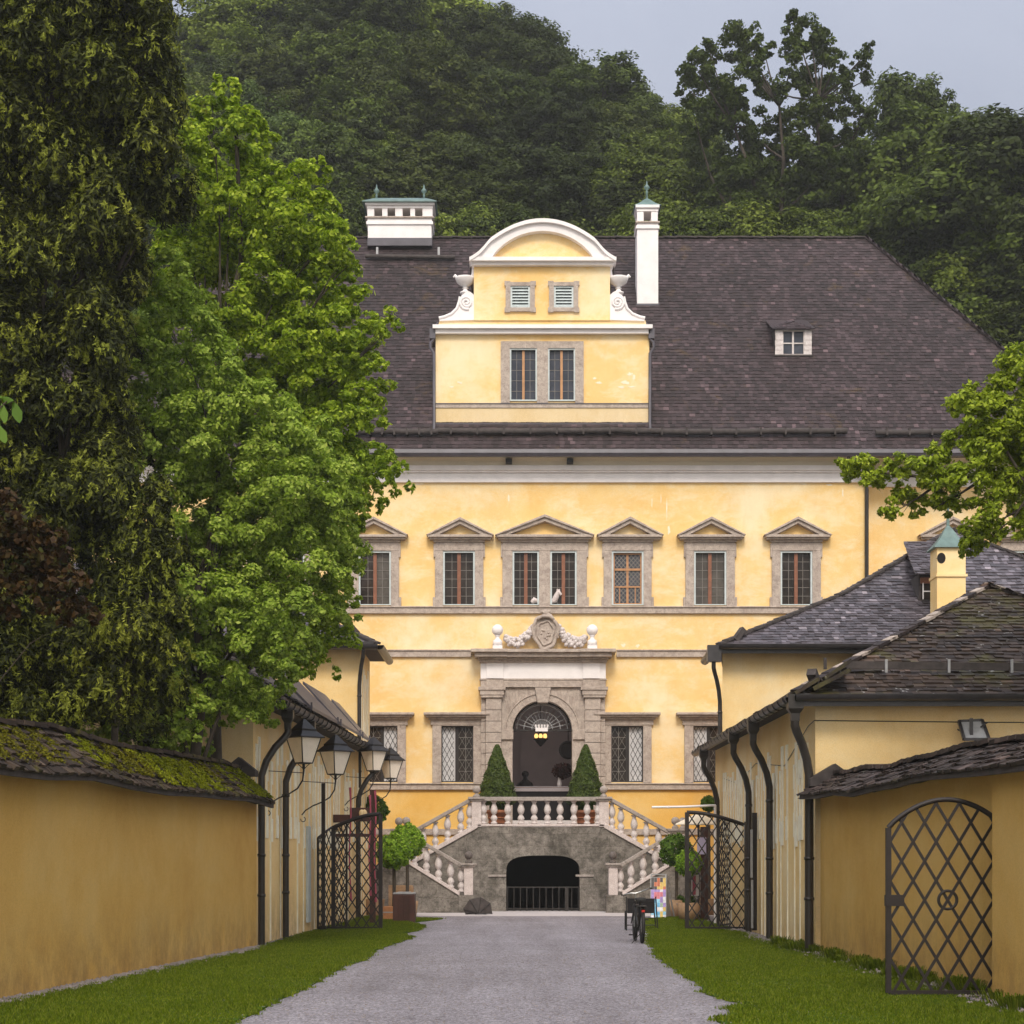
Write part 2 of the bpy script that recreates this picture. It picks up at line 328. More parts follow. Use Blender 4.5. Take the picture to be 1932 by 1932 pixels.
# ------------------------------------------------------------ world, sun, camera
def setup():
    w=bpy.data.worlds.new('World'); sc.world=w; w.use_nodes=True; nt=w.node_tree; nt.nodes.clear()
    s=N(nt,'ShaderNodeTexSky',sky_type='NISHITA'); s.sun_disc=False; s.sun_elevation=R(44); s.sun_rotation=R(180)
    s.air_density=1.0; s.dust_density=4.0; s.ozone_density=1.2
    hs=N(nt,'ShaderNodeHueSaturation'); hs.inputs['Saturation'].default_value=.35; L(nt,s.outputs[0],hs.inputs['Color'])
    # thin overcast: mix the clear sky towards an even grey veil with soft cloud structure
    tc=N(nt,'ShaderNodeTexCoord'); nz=noise(nt,tc.outputs['Generated'],5.0,6,.55,.4)
    veil=ramp(nt,nz,[(.3,(3.0,3.35,4.35)),(.7,(4.0,4.3,5.3))])
    sx=N(nt,'ShaderNodeSeparateXYZ'); L(nt,tc.outputs['Generated'],sx.inputs[0])
    mr=N(nt,'ShaderNodeMapRange'); L(nt,sx.outputs[2],mr.inputs[0]); mr.inputs[1].default_value=.1; mr.inputs[2].default_value=.95; mr.inputs[3].default_value=.28; mr.inputs[4].default_value=1.5
    my=N(nt,'ShaderNodeMapRange',interpolation_type='SMOOTHSTEP'); L(nt,sx.outputs[1],my.inputs[0]); my.inputs[1].default_value=.65; my.inputs[2].default_value=-.7; my.inputs[3].default_value=0; my.inputs[4].default_value=1.0
    ad=N(nt,'ShaderNodeMath',operation='ADD'); L(nt,mr.outputs[0],ad.inputs[0]); L(nt,my.outputs[0],ad.inputs[1])
    veil=mix(nt,my.outputs[0],veil,(4.7,4.45,4.2))
    cx=N(nt,'ShaderNodeCombineColor'); [L(nt,ad.outputs[0],cx.inputs[i]) for i in range(3)]
    veil=mix(nt,1.0,veil,cx.outputs[0],'MULTIPLY')
    mx=mix(nt,.8,hs.outputs[0],veil)
    b=N(nt,'ShaderNodeBackground'); L(nt,mx,b.inputs[0]); b.inputs[1].default_value=.095
    o=N(nt,'ShaderNodeOutputWorld'); L(nt,b.outputs[0],o.inputs[0])
    l=bpy.data.lights.new('sun','SUN'); l.energy=1.1; l.angle=R(16); l.color=(1,.92,.80)
    lo=bpy.data.objects.new('sun',l); COL.objects.link(lo)
    # sun direction: azimuth behind camera, a bit to the left of it
    az=R(180); el=R(44); d=Vector((math.sin(az)*math.cos(el),math.cos(az)*math.cos(el),math.sin(el)))
    lo.rotation_euler=d.to_track_quat('Z','Y').to_euler(); lo.location=(0,0,60)
    c=bpy.data.cameras.new('camera'); co=bpy.data.objects.new('camera',c); COL.objects.link(co); sc.camera=co
    co.location=(0,0,EH); co.rotation_euler=(R(90),0,0); c.sensor_width=36; c.sensor_fit='HORIZONTAL'; c.lens=F/1932*36
    c.shift_x=0; c.shift_y=(HY-966)/1932; c.clip_start=.1; c.clip_end=2000
    sc.view_settings.view_transform='Standard'; sc.view_settings.look='None'; sc.view_settings.exposure=1.0; sc.view_settings.gamma=1
    sc.render.resolution_x=1024; sc.render.resolution_y=1024
setup()
# ------------------------------------------------------------ ground
def G(px,py): 
    Y=EH*F/(py-HY); return (WX(px,Y),Y)
def inpoly(P,poly):
    x=P[:,0];y=P[:,1];n=len(poly);c=np.zeros(len(P),bool);j=n-1
    for i in range(n):
        xi,yi=poly[i];xj,yj=poly[j]
        t=((yi>y)!=(yj>y))&(x<(xj-xi)*(y-yi)/(yj-yi+1e-12)+xi); c^=t; j=i
    return c
def wallL(Y): return -4.75+.04*(Y-32.8)
def gwL(Y): return -4.62-(32.6-Y)*.097
def gwR(Y): return 5.2+(31-Y)*.0433
def ground():
    m=bpy.data.materials.new('bare_ground'); nt=nodes(m); v=mapping(nt)
    finish(nt,ramp(nt,noise(nt,v,.3,8,.7),[(.3,(.05,.06,.025)),(.7,(.09,.085,.045))]),.95,noise(nt,v,8),.4,.03)
    mb=MB(); mb.add([(-500,-60,-.02),(500,-60,-.02),(500,700,-.02),(-500,700,-.02)],[(0,1,2,3)]); tag(mb.build('ground',m),kind='structure')
    m=bpy.data.materials.new('gravel'); nt=nodes(m); v=mapping(nt)
    vo=N(nt,'ShaderNodeTexVoronoi'); vo.inputs['Scale'].default_value=46; L(nt,v,vo.inputs['Vector'])
    hs=N(nt,'ShaderNodeSeparateColor'); L(nt,vo.outputs['Color'],hs.inputs[0])
    col=ramp(nt,hs.outputs[0],[(0,(.11,.10,.115)),(.5,(.25,.235,.265)),(1,(.50,.48,.53))])
    col=mix(nt,.22,col,ramp(nt,noise(nt,v,6,6,.7),[(.35,(.17,.155,.165)),(.65,(.36,.335,.355))]))
    col=mix(nt,.6,col,ramp(nt,noise(nt,v,.35,7,.7,.3),[(.35,(.72,.70,.70)),(.65,(1.1,1.1,1.12))]),'MULTIPLY')
    col=mix(nt,.7,col,ramp(nt,noise(nt,mapping(nt,(1.1,.09,1)),1.0,6,.65,.3),[(.38,(.74,.72,.71)),(.6,(1.05,1.04,1.04))]),'MULTIPLY')
    finish(nt,col,.85,vo.outputs['Distance'],.8,.02,0,.3)
    mb=MB(); mb.add([(-9,3,0),(9,3,0),(9,53,0),(-9,53,0)],[(0,1,2,3)]); tag(mb.build('gravel_path',m),kind='structure')
    m2=simple('pale_paving',(.50,.46,.47),.8,.12,1.2)
    mb=MB(); mb.add([(-16,49.3,.004),(16,49.3,.004),(16,58,.004),(-16,58,.004)],[(0,1,2,3)]); tag(mb.build('pavement',m2),kind='structure')
    # lawns
    left=[G(*p) for p in [(835,1734.5),(800,1739),(770,1741),(800,1748),(790,1757),(757,1762),(778,1770),(745,1781),(700,1797),(692,1812),(650,1824),(618,1842),(585,1862),(566,1872),(520,1890),(498,1905),(440,1932),(330,1990)]]
    left=left+[(gwL(14)+.25,14),(gwL(20)+.22,20),(gwL(32)+.22,32.2),(wallL(35)+.2,35),(wallL(49)+.2,49.2)]
    right=[G(*p) for p in [(1205,1735.5),(1218,1741),(1216,1750),(1226,1763),(1222,1780),(1237,1792),(1232,1800),(1262,1822),(1290,1843),(1322,1858),(1330,1876),(1375,1890),(1422,1896),(1372,1901),(1380,1916),(1352,1928),(1400,1950),(1480,2000)]]
    right=right+[(gwR(14)-.5,14),(gwR(20)-.5,20),(gwR(30)-.15,30),(4.9,35),(4.85,48.6)]
    gm=bpy.data.materials.new('lawn_turf'); nt=nodes(gm); v=mapping(nt)
    finish(nt,ramp(nt,noise(nt,v,1.2,8,.75),[(.3,(.035,.07,.006)),(.7,(.065,.115,.01))]),.95,noise(nt,v,40,4),.6,.02,0,.1)
    GM=leafmat('grass_blades',[(.065,.095,.005),(.105,.15,.007),(.16,.215,.012),(.24,.26,.035)],.35,.6,1.1,.15)
    for nm,poly,cnt in (('left',left,185000),('right',right,170000)):
        mb=MB(); mb.ext([(x,y,.0) for x,y in poly],(0,0,.022)); tag(mb.build('lawn',gm),kind='structure')
        P=np.array(poly); lo=P.min(0)-.2; hi=P.max(0)+.2
        q=rng.random((cnt*6,2)); 
        # more blades nearer the camera per area is not needed: uniform, jittered boundary
        Q=lo+q*(hi-lo); a=Q+np.stack([np.sin(Q[:,1]*5.3)*.05+np.sin(Q[:,1]*13+Q[:,0]*4)*.05,np.sin(Q[:,0]*6)*.08],1)+rng.normal(0,.035,Q.shape)
        Q=Q[inpoly(a,poly)][:cnt]; n=len(Q)
        h=rng.uniform(.018,.042,n)*(1+.35*np.sin(Q[:,0]*2.1+1)*np.sin(Q[:,1]*1.3)); an=rng.random(n)*6.283; wd=rng.uniform(.006,.013,n)
        le=rng.normal(0,.35,(n,2))*h[:,None]
        V=np.zeros((n,3,3)); dx=np.cos(an)*wd;dy=np.sin(an)*wd
        V[:,0,0]=Q[:,0]-dx;V[:,0,1]=Q[:,1]-dy;V[:,1,0]=Q[:,0]+dx;V[:,1,1]=Q[:,1]+dy;V[:,0,2]=V[:,1,2]=.015
        V[:,2,0]=Q[:,0]+le[:,0];V[:,2,1]=Q[:,1]+le[:,1];V[:,2,2]=.02+h
        tag(quadmesh('grass',V,GM,k=3),'short mown grass on the %s verge of the gravel path'%nm,'grass',kind='stuff')
    # weeds along the right wall foot
    Q=[]
    for i in range(34):
        Y=rng.uniform(19,33); X=gwR(min(Y,31))-rng.uniform(.03,.32)
        n=260; h=rng.uniform(.08,.2); an=rng.random(n)*6.28; r=abs(rng.normal(0,.11,n))
        b=np.stack([X+np.cos(an)*r,Y+np.sin(an)*r*1.6,np.zeros(n)+.01],1); t=b+np.stack([np.cos(an)*h*.4,np.sin(an)*h*.4,rng.uniform(.4,1,n)*h],1)
        sd=np.stack([-np.sin(an),np.cos(an),an*0],1)*.009
        Q.append(np.stack([b-sd,b+sd,t+sd*.6,t-sd*.6],1))
    tag(quadmesh('weeds',np.concatenate(Q),GM),'low weeds growing along the foot of the right garden wall','weeds',kind='stuff')
    # pebbles at wall foots
    def pebbles(pts,label,size=(.02,.05)):
        mb=MB()
        for x,y in pts:
            s=random.uniform(*size); vs=[];
            for sx,sy,sz in ((1,0,0),(-1,0,0),(0,1,0),(0,-1,0),(0,0,1),(0,0,-.4)):
                vs.append((x+sx*s*random.uniform(.7,1.3),y+sy*s*random.uniform(.7,1.3),.012+sz*s*random.uniform(.5,.9)+.008))
            mb.add(vs,[(0,2,4),(2,1,4),(1,3,4),(3,0,4),(2,0,5),(1,2,5),(3,1,5),(0,3,5)])
        tag(mb.build('pebbles','pebble'),label,'pebbles',kind='stuff')
    pebbles([(gwL(y)+abs(random.gauss(0,.13))+.02,y) for y in [random.uniform(14,32.5) for _ in range(3200)]],'strip of grey pebbles along the foot of the left garden wall')
    pebbles([(5.1-abs(random.gauss(0,.16)),y) for y in [random.uniform(31,41) for _ in range(1200)]]+[(gwR(y)-abs(random.gauss(0,.2)),y) for y in [random.uniform(17,31) for _ in range(1100)]],'loose pale stones along the foot of the right walls')
    pebbles([(random.uniform(-4,4.6),random.uniform(16.5,30)) for _ in range(5200)],'loose small gravel stones lying on the path',(.006,.014))
ground()
# ------------------------------------------------------------ palace
YF=58.0
def fx(px,Y=YF): return WX(px,Y)
def fz(py,Y=YF): return WZ(py,Y)
palace=thing('palace',(0.96,58,0),'large yellow baroque palace with grey stone window frames and steep dark shingle roof','palace')
def grid(mb,x0,x1,z0,z1,nx,nz,y,t=.014,m=0):
    for i in range(1,nx): x=x0+(x1-x0)*i/nx; mb.box(x-t/2,x+t/2,y-.012,y,z0,z1,m)
    for j in range(1,nz): z=z0+(z1-z0)*j/nz; mb.box(x0,x1,y-.014,y-.001,z-t/2,z+t/2,m)
def diamonds(mb,x0,x1,z0,z1,dx,dz,y,t=.014,m=0):
    k=dz/dx
    def clip(xa,za,sl):
        pts=[];n=60
        segs=[];ins=None
        for i in range(n*4+1):
            x=x0+(x1-x0)*i/(n*4); z=za+sl*(x-xa)
            if z0<=z<=z1:
                if ins is None: ins=(x,z)
                last=(x,z)
            elif ins: break
        return (ins,last) if ins else None
    c=-40
    while c<40:
        for sl,yy in ((k,y-.006),(-k,y-.014)):
            s=clip(x0,z0+c*dz,sl)
            if s and (s[0][0]!=s[1][0]): mb.bar((s[0][0],yy,s[0][1]),(s[1][0],yy,s[1][1]),t,.006,m,up=(0,1,0))
        c+=1
def upper_window(name,wins,ped,sur,par_,glass='glass',kind='plain',Y=YF,par_label=None):
    """wins list of (x0,x1) px; ped=(xl,xr,apex_y); sur=(x0,x1) px stone surround"""
    t,b=1040,1142
    sx0,sx1=fx(sur[0],Y),fx(sur[1],Y)
    mb=MB(); D=Y-.10
    # jambs, lintel, mid post
    edges=[sur[0]]+[v for w in wins for v in w]+[sur[1]]
    for i in range(0,len(edges),2):
        x0=fx(edges[i],Y);x1=fx(edges[i+1],Y); mb.box(x0,x1,D,Y+.12,fz(1146,Y),fz(1040,Y))
    for e,s in ((sur[0],-1),(sur[1],1)):
        x=fx(e,Y); mb.box(x-(.0 if s>0 else .07),x+(.07 if s>0 else 0),D+.01,Y+.05,fz(1146,Y),fz(1127,Y)); mb.box(x-(0 if s>0 else .05),x+(.05 if s>0 else 0),D+.01,Y+.05,fz(1052,Y),fz(1026,Y))
    mb.box(sx0,sx1,D-.003,Y+.12,fz(1040,Y),fz(1024,Y))
    mb.box(sx0-.05,sx1+.05,D-.06,Y+.02,fz(1024,Y),fz(1020,Y))
    # pediment
    xl,xr,ap=ped; c=(xl+xr)/2; l,r=fx(xl,Y),fx(xr,Y); cc=fx(c,Y)
    mb.box(l+.08,r-.08,D-.16,Y+.02,fz(1020,Y),fz(1016.5,Y)); mb.box(l+.03,r-.03,D-.24,Y+.02,fz(1016.5,Y),fz(1011.5,Y))
    th=9.5
    for s in (-1,1):
        e=l if s<0 else r
        o=[(e,fz(1013,Y)),(cc,fz(ap,Y)),(cc,fz(ap+th,Y)),(e-s*.33,fz(1013,Y))]
        mb.xz(o,D-.20,Y+.02)
        o2=[(e+s*.02,fz(1012,Y)),(cc,fz(ap-3,Y)),(cc,fz(ap+2.2,Y)),(e-s*.05,fz(1013,Y))]
        mb.xz(o2,D-.27,Y)
    mb.xz([(l+.3,fz(1012.5,Y)),(cc,fz(ap+th-1,Y)),(r-.3,fz(1012.5,Y))],Y-.05,Y+.01,1)
    win=mb.build('window',['stone','palace'],par_,.012)
    for w in wins:
        x0,x1=fx(w[0],Y),fx(w[1],Y); z0,z1=fz(b,Y),fz(t,Y)
        fr=MB(); e=.055
        fr.box(x0,x0+e,Y-.06,Y+.06,z0,z1); fr.box(x1-e,x1,Y-.06,Y+.06,z0,z1); fr.box(x0+e,x1-e,Y-.06,Y+.06,z1-e,z1); fr.box(x0+e,x1-e,Y-.04,Y+.06,z0,z0+.03)
        a,c_,zz0,zz1=x0+e,x1-e,z0+.03,z1-e; mx=(a+c_)/2; yg=Y+.09
        if kind=='cross':
            for x in (a,c_-.05,mx-.035): fr.box(x,x+(.05 if x!=mx-.035 else .07),yg-.04,yg,zz0,zz1,1)
            for f_ in (0,.33,.66,.97): fr.box(a,c_,yg-.046,yg-.005,zz0+(zz1-zz0)*f_,zz0+(zz1-zz0)*f_+(.07 if f_==.66 else .045),1)
            fr.box(a+.19,a+.22,yg-.05,yg,zz0+.04,zz0+(zz1-zz0)*.36,1); fr.box(c_-.22,c_-.19,yg-.05,yg,zz0+.04,zz0+(zz1-zz0)*.36,1)
        else: fr.box(mx-.055,mx+.055,yg-.07,yg,zz0,zz1,1)
        fr.build('frame',['bluewhite','orangewood' if kind=='cross' else 'wood'],win)
        g=MB(); g.box(a-.01,mx,yg,yg+.02,zz0-.02,zz1+.02,0); g.box(mx,c_+.01,yg+.001,yg+.021,zz0-.02,zz1+.02,1)
        if kind=='cross': diamonds(g,a,c_,zz0,zz1,.13,.15,yg,.02,2)
        else: grid(g,a,mx,zz0,zz1,2,6,yg,.013,2); grid(g,mx,c_,zz0,zz1,2,6,yg,.013,2)
        g.build('pane',[glass[0] if isinstance(glass,tuple) else glass,glass[1] if isinstance(glass,tuple) else glass,'lead'],win)
    return win
def lower_window(cx_,half,par_,curtain,clipr=None,Y=YF,dy=0):
    x0,x1=fx(cx_-30,Y),fx(cx_+30,Y); z0,z1=fz(1476+dy,Y),fz(1370+dy,Y); mb=MB(); D=Y-.1
    s0,s1=fx(cx_-47,Y),fx(cx_+46,Y)
    mb.box(s0,x0,D,Y+.12,z0-.02,z1); mb.box(x1,s1,D,Y+.12,z0-.02,z1); mb.box(s0-.0,s1,D-.004,Y+.12,z1,z1+.2)
    mb.box(s0-.06,s1+.06,D-.02,Y+.02,z1+.03,z1+.2)
    mb.box(s0-.12,s1+.12,D-.10,Y+.02,z1+.2,z1+.27); mb.box(s0-.2,s1+.2,D-.2,Y+.02,z1+.27,z1+.34); mb.box(s0-.27,s1+.27,D-.28,Y+.02,z1+.34,z1+.42)
    win=mb.build('window','stone',par_,.012); g=MB(); mx=(x0+x1)/2+(-.02 if curtain=='l' else .02); yg=Y+.1
    l=0 if curtain!='l' else 1; r=0 if curtain!='r' else 1
    g.box(x0,mx,yg,yg+.02,z0,z1,l); g.box(mx,x1,yg+.001,yg+.02,z0,z1,r)
    a,b=(x0+.02,mx-.1) if curtain=='l' else (mx+.1,x1-.02); c,d=(mx+.06,x1-.02) if curtain=='l' else (x0+.02,mx-.06)
    diamonds(g,a,b,z0,z1,.155,.30,yg,.017,2); grid(g,c,d,z0,z1,2,5,yg,.013,3); diamonds(g,c,d,z0,z1,.22,.38,yg+.004,.008,3)
    g.build('pane',['glass','curtain','darklead','lead'],win)
    f=MB(); f.box(x0,x0+.03,yg-.05,yg,z0,z1,0); f.box(x1-.03,x1,yg-.05,yg,z0,z1,0); f.box(x0+.03,x1-.03,yg-.05,yg,z1-.03,z1,0); f.box(x0+.03,x1-.03,yg-.052,yg,z0,z0+.04,0)
    f.box(mx-.05,mx+.05,yg-.06,yg,z0+.04,z1-.03,1); f.build('frame',['darklead','gateiron'],win)
    return win
def palace_build():
    P=palace
    XL,XC,XR=-17.3,fx(1638),19.0
    uw=[((677,738),),((836,896),),((967,1017),(1038,1088)),((1154,1214),),((1309,1370),),((1472,1532),)]
    lw=[720,863,1183,1338]
    holes=[]
    for u in uw: holes.append((fx(u[0][0]),fx(u[-1][1]),fz(1142),fz(1040)))
    for l in lw: holes.append((fx(l-30),fx(l+30),fz(1476),fz(1370)))
    holes.append((fx(967),fx(1079),fz(1560),fz(1323)))
    for c in (545,385): holes.append((fx(c-30),fx(c+30),fz(1142),fz(1040)))
    mb=MB(); zt=fz(910)
    wallholes(mb,XL,XC,fz(1490),zt,[h for h in holes],YF,.4,0) if False else None
    up=[h for h in holes if h[2]>fz(1487)]
    wallholes(mb,XL,XC,fz(1485),zt,up+[(fx(967),fx(1079),fz(1485),fz(1323))],YF,.4,0)
    wallholes(mb,XL,XC,0,fz(1485),[(fx(967),fx(1079),fz(1560),fz(1485))],YF,.4,1)
    # corner return and right wing set 0.7 m back
    Y2=YF+.7
    mb.add([(XC,YF,0),(XC,Y2,0),(XC,Y2,zt),(XC,YF,zt)],[(0,1,2,3)],0)
    rh=[(fx(c-30,Y2),fx(c+30,Y2),fz(1142,Y2),fz(1040,Y2)) for c in (1794,1936)]
    wallholes(mb,XC,XR,0,zt,rh,Y2,.4,0)
    mb.add([(XR,Y2,0),(XR,Y2+17,0),(XR,Y2+17,zt),(XR,Y2,zt)],[(0,1,2,3)],0); mb.add([(XL,YF,0),(XL,YF+17,0),(XL,YF+17,zt),(XL,YF,zt)],[(3,2,1,0)],0)
    mb.add([(XL,YF+17,0),(XR,YF+17.7,0),(XR,YF+17.7,zt),(XL,YF+17,zt)],[(0,1,2,3)],0)
    mb.build('wall',['palace','palace_low'],P)
    # plaster patches on frieze line etc: string courses
    mb=MB()
    for (a,b,d) in ((1147,1158,.10),(1228.5,1240,.09),(1480,1490,.10)):
        z1,z0=fz(a),fz(b)
        segs=[(XL,XC+.1)] if a==1147 else ([(XL,fx(889)),(fx(1163),XC+.09)] if a<1300 else [(XL,fx(925)),(fx(1121),XC+.1)])
        for s in segs:
            mb.box(s[0],s[1],YF-d,YF+.01,z0,z1); mb.box(s[0],s[1],YF-d-.04,YF+.01,z1,z1+.04)
    mb.box(XL,fx(925),YF-.07,YF+.01,fz(1575),fz(1564)); mb.box(fx(1121),XC,YF-.07,YF+.01,fz(1575),fz(1564))
    mb.box(XC+.1,XR,YF+.6,YF+.71,fz(1158,Y2),fz(1147,Y2))
    mb.build('string_course','stone',P,.008)
    # frieze + cove
    mb=MB()
    for x0,x1,y in ((XL-.02,XC+.06,YF),(XC+.06,XR+.05,YF+.7)):
        mb.box(x0,x1,y-.10,y+.3,fz(911),fz(904)); mb.box(x0,x1,y-.06,y+.3,fz(904),fz(893)); mb.box(x0,x1,y-.14,y+.3,fz(893),fz(889.5)); mb.box(x0,x1,y-.20,y+.3,fz(889.5),fz(880))
    mb.build('frieze','white',P,.01)
    mb=MB(); ze=fz(880)
    for x0,x1,y in ((XL,XC+.06,YF),(XC+.06,XR+.05,YF+.7)):
        prof=[(y-.12,ze),(y-.18,ze+.12),(y-.34,ze+.26),(y-.6,ze+.36),(y-.6,ze+.40),(y+.3,ze+.40),(y+.3,ze)]
        mb.ext([(x0,a,b) for a,b in prof],(x1-x0,0,0))
    mb.build('cove','cove',P)
    for px in (960,1075):
        mb=MB(); mb.box(fx(px-6),fx(px+6),YF-.42,YF-.1,fz(878),fz(870)); mb.build('vent_box','dark',P)
    # windows
    peds=[(642,770,981),(806,931,982),(935,1120,977),(1126,1250,981),(1277,1404,981),(1440,1566,981)]
    surs=[(659,753),(821,912),(948,1107),(1139,1229),(1293,1386),(1456,1548)]
    gl=[('glass','glassgrey'),'glass','glass','glassblue',('glassgrey','glassgrey'),'glass']
    for i,u in enumerate(uw): upper_window('w',list(u),peds[i],surs[i],P,gl[i],'cross' if i==3 else 'plain')
    for c in (545,385): upper_window('w',[(c-30,c+30)],(c-63,c+63,981),(c-46,c+46),P)
    for c in (1794,1936): upper_window('w',[(c-30,c+30)],(c-63,c+63,981),(c-46,c+46),P,'glass','plain',Y2)
    for l,c in zip(lw,('r','l','r','l')): lower_window(l,30,P,c)
    # downpipe on corner
    mb=MB(); mb.tube([(fx(1592),YF-.75,fz(868)),(fx(1596),YF-.6,fz(880)),(fx(1630),YF-.2,fz(905)),(fx(1634),YF-.12,fz(925)),(fx(1634),YF-.12,0)],.065,8); mb.build('downpipe','pipe',P)
    # roof
    ze=fz(852,57.3); zr=WZ(450,66.3); yr=66.3; rx=WX(1635,66.3); lx=-9.5
    E0=Vector((XL-.6,57.3,ze)); E1=Vector((19.6,57.3,ze)); R0=Vector((lx,yr,zr)); R1=Vector((rx,yr,zr)); B0=Vector((XL-.6,75.6,ze)); B1=Vector((19.6,75.6,ze))
    mb=MB(); shingles(mb,E0,E1,R1,R0,.19,.15,.020,.26); shingles(mb,E1,B1,R1,R1,.3,.3,.022,.4); shingles(mb,B0,E0,R0,R0,.3,.3,.022,.4)
    mb.add([B1,B0,R0,R1],[(0,1,2,3)],1); mb.add([E0,E1,B1,B0],[(0,3,2,1)],1)
    hipcaps(mb,R1+Vector((0,-.02,0)),E1.lerp(R1,.02),.2,.3,.05,0); hipcaps(mb,R0,R1,.2,.25,.05,2)
    for i in range(0):  # lichen-white ridge end
        a=R1+Vector((-random.random()**1.7*1.6,-.05,.0)); dz=random.random()**1.5*.75; mb.box(a.x-.06,a.x+.06,a.y-dz*.91-.05,a.y-dz*.91+.02,a.z-dz-.0,a.z-dz+.06,3)
    roof=mb.build('roof',['roofP','log','log','stone'],P)
    n=(E1-E0).cross(R0-E0).normalized(); 
    def onroof(px,py,off=0):
        # intersect the viewing ray with roof plane
        d=Vector(((px-CX)/F,1,(HY-py)/F)); o=Vector((0,0,EH)); t=(E0-o).dot(n)/d.dot(n); return o+d*t+n*off
    if n.z<0: n=-n
    mb=MB(); 
    for a,b,py in ((640,826,822),(826,1225,821),(1225,1597,822),(1650,1990,823)):
        s=onroof(a,py,.16); e=onroof(b,py,.16); k=6
        mb.tube([s.lerp(e,i/k)+Vector((0,0,random.uniform(-.02,.02))) for i in range(k+1)],.095,8)
        for i in range(8):
            q=s.lerp(e,(i+.5)/8); mb.box(q.x-.03,q.x+.03,q.y-.1,q.y+.2,q.z-.12,q.z+.11)
    mb.build('snow_guard','log',roof)
    mb=MB(); a=onroof(690,490,.14); b=onroof(858,492,.14); mb.tube([a,b],.08,8)
    for px in (712,828): q=onroof(px,483,.1); mb.box(q.x-.04,q.x+.04,q.y-.04,q.y+.04,q.z-.12,q.z+.22,1)
    mb.build('snow_guard',['log','grey'],roof)
    # gutter
    mb=MB(); prof=[(-.14,.05),(-.16,-.07),(-.1,-.16),(.0,-.18),(.08,-.14),(.1,.0)]
    mb.ext([(XL-.6,57.3+a,ze+b) for a,b in prof],(37.5,0,0)); mb.build('gutter','flash',P)
    # ---- small roof dormer
    q=onroof(1496,672); Yd=q.y; mb=MB(); x0,x1=WX(1463,Yd),WX(1530,Yd); z0,z1=WZ(670,Yd),WZ(622,Yd); 
    wallholes(mb,x0,x1,z0,z1,[(WX(1478,Yd),WX(1516,Yd),WZ(668,Yd),WZ(625,Yd))],Yd,.1,0)
    mb.add([(x0,Yd,z0),(x0,Yd+1.5,z1+.2),(x0,Yd,z1)],[(0,1,2)],1); mb.add([(x1,Yd,z0),(x1,Yd+1.5,z1+.2),(x1,Yd,z1)],[(2,1,0)],1)
    for i in range(5):
        for s in (x0,x1-.22): mb.box(s+random.uniform(-.02,0),s+.24,Yd-.03,Yd,z0+i*.17,z0+i*.17+.155,0)
    zc=WZ(612,Yd+1.0); c=(x0+x1)/2
    shingles(mb,(x0-.12,Yd-.15,z1-.02),(x1+.12,Yd-.15,z1-.02),(c+.05,Yd+.75,zc+.05),(c-.05,Yd+.75,zc+.05),.15,.14,.02,.4,2,1)
    mb.add([(x0-.12,Yd-.15,z1-.02),(c,Yd+.75,zc+.05),(x0-.12,Yd+1.8,z1+.9)],[(0,1,2)],2); mb.add([(x1+.12,Yd-.15,z1-.02),(c,Yd+.75,zc+.05),(x1+.12,Yd+1.8,z1+.9)],[(2,1,0)],2)
    mb.box(WX(1478,Yd),WX(1516,Yd),Yd+.08,Yd+.1,WZ(668,Yd),WZ(625,Yd),3)
    mb.box(WX(1496.5,Yd)-.03,WX(1496.5,Yd)+.03,Yd+.03,Yd+.08,WZ(668,Yd),WZ(625,Yd),0); mb.box(WX(1478,Yd),WX(1516,Yd),Yd+.035,Yd+.075,WZ(648,Yd),WZ(646,Yd),0)
    mb.box(x0-.05,x1+.05,Yd-.08,Yd+.1,z0-.06,z0,1)
    mb.build('roof_dormer',['baluster','log','roofP','glassblue'],P)
    # ---- chimneys
    Yc=65.6; C=lambda px:WX(px,Yc); Zc=lambda py:WZ(py,Yc)
    mb=MB(); y0,y1=Yc,Yc+1.1
    mb.box(C(693),C(815),y0-.03,y1,Zc(464),Zc(449),1)
    mb.box(C(694),C(814),y0,y1,Zc(449),Zc(424)); mb.box(C(691),C(817),y0-.05,y1+.05,Zc(424),Zc(418)); mb.box(C(693),C(815),y0-.01,y1,Zc(418),Zc(412)); mb.box(C(689),C(819),y0-.08,y1+.08,Zc(412),Zc(409),2)
    for a,b in ((693,706),(721,731),(745.5,759.5),(774,783),(797,816)):
        mb.box(C(a),C(b),y0,y0+.2,Zc(409),Zc(393)); mb.box(C(a),C(b),y1-.2,y1,Zc(409),Zc(393))
    mb.box(C(692),C(817),y0-.02,y1+.02,Zc(393),Zc(388)); mb.box(C(689),C(820),y0-.1,y1+.1,Zc(388),Zc(382))
    ch=mb.build('chimney',['white','flash','stone'],P,.01)
    mb=MB(); a=[(C(684),y0-.2,Zc(382)),(C(824),y0-.2,Zc(382)),(C(824),y1+.2,Zc(382)),(C(684),y1+.2,Zc(382))]; ym=(y0+y1)/2; t=[(C(706),ym-.1,Zc(365)),(C(802),ym-.1,Zc(365)),(C(802),ym+.1,Zc(365)),(C(706),ym+.1,Zc(365))]
    mb.add(a+t,[(0,3,2,1),(4,5,6,7),(0,1,5,4),(1,2,6,5),(2,3,7,6),(3,0,4,7)]); mb.box(C(684),C(824),y0-.21,y1+.21,Zc(384),Zc(382.2))
    mb.build('chimney_cap','copper',ch)
    fin=[(.04,-.15),(.04,.05),(.05,.08),(.02,.12),(.1,.2),(.1,.26),(.03,.34),(.02,.42),(.001,.5)]
    for px in (708.5,798.5):
        mb=MB(); mb.lathe(fin,(C(px),ym,Zc(362)),8); mb.build('finial','copper',ch)
    Yc=63.2; y0,y1=Yc,Yc+.85
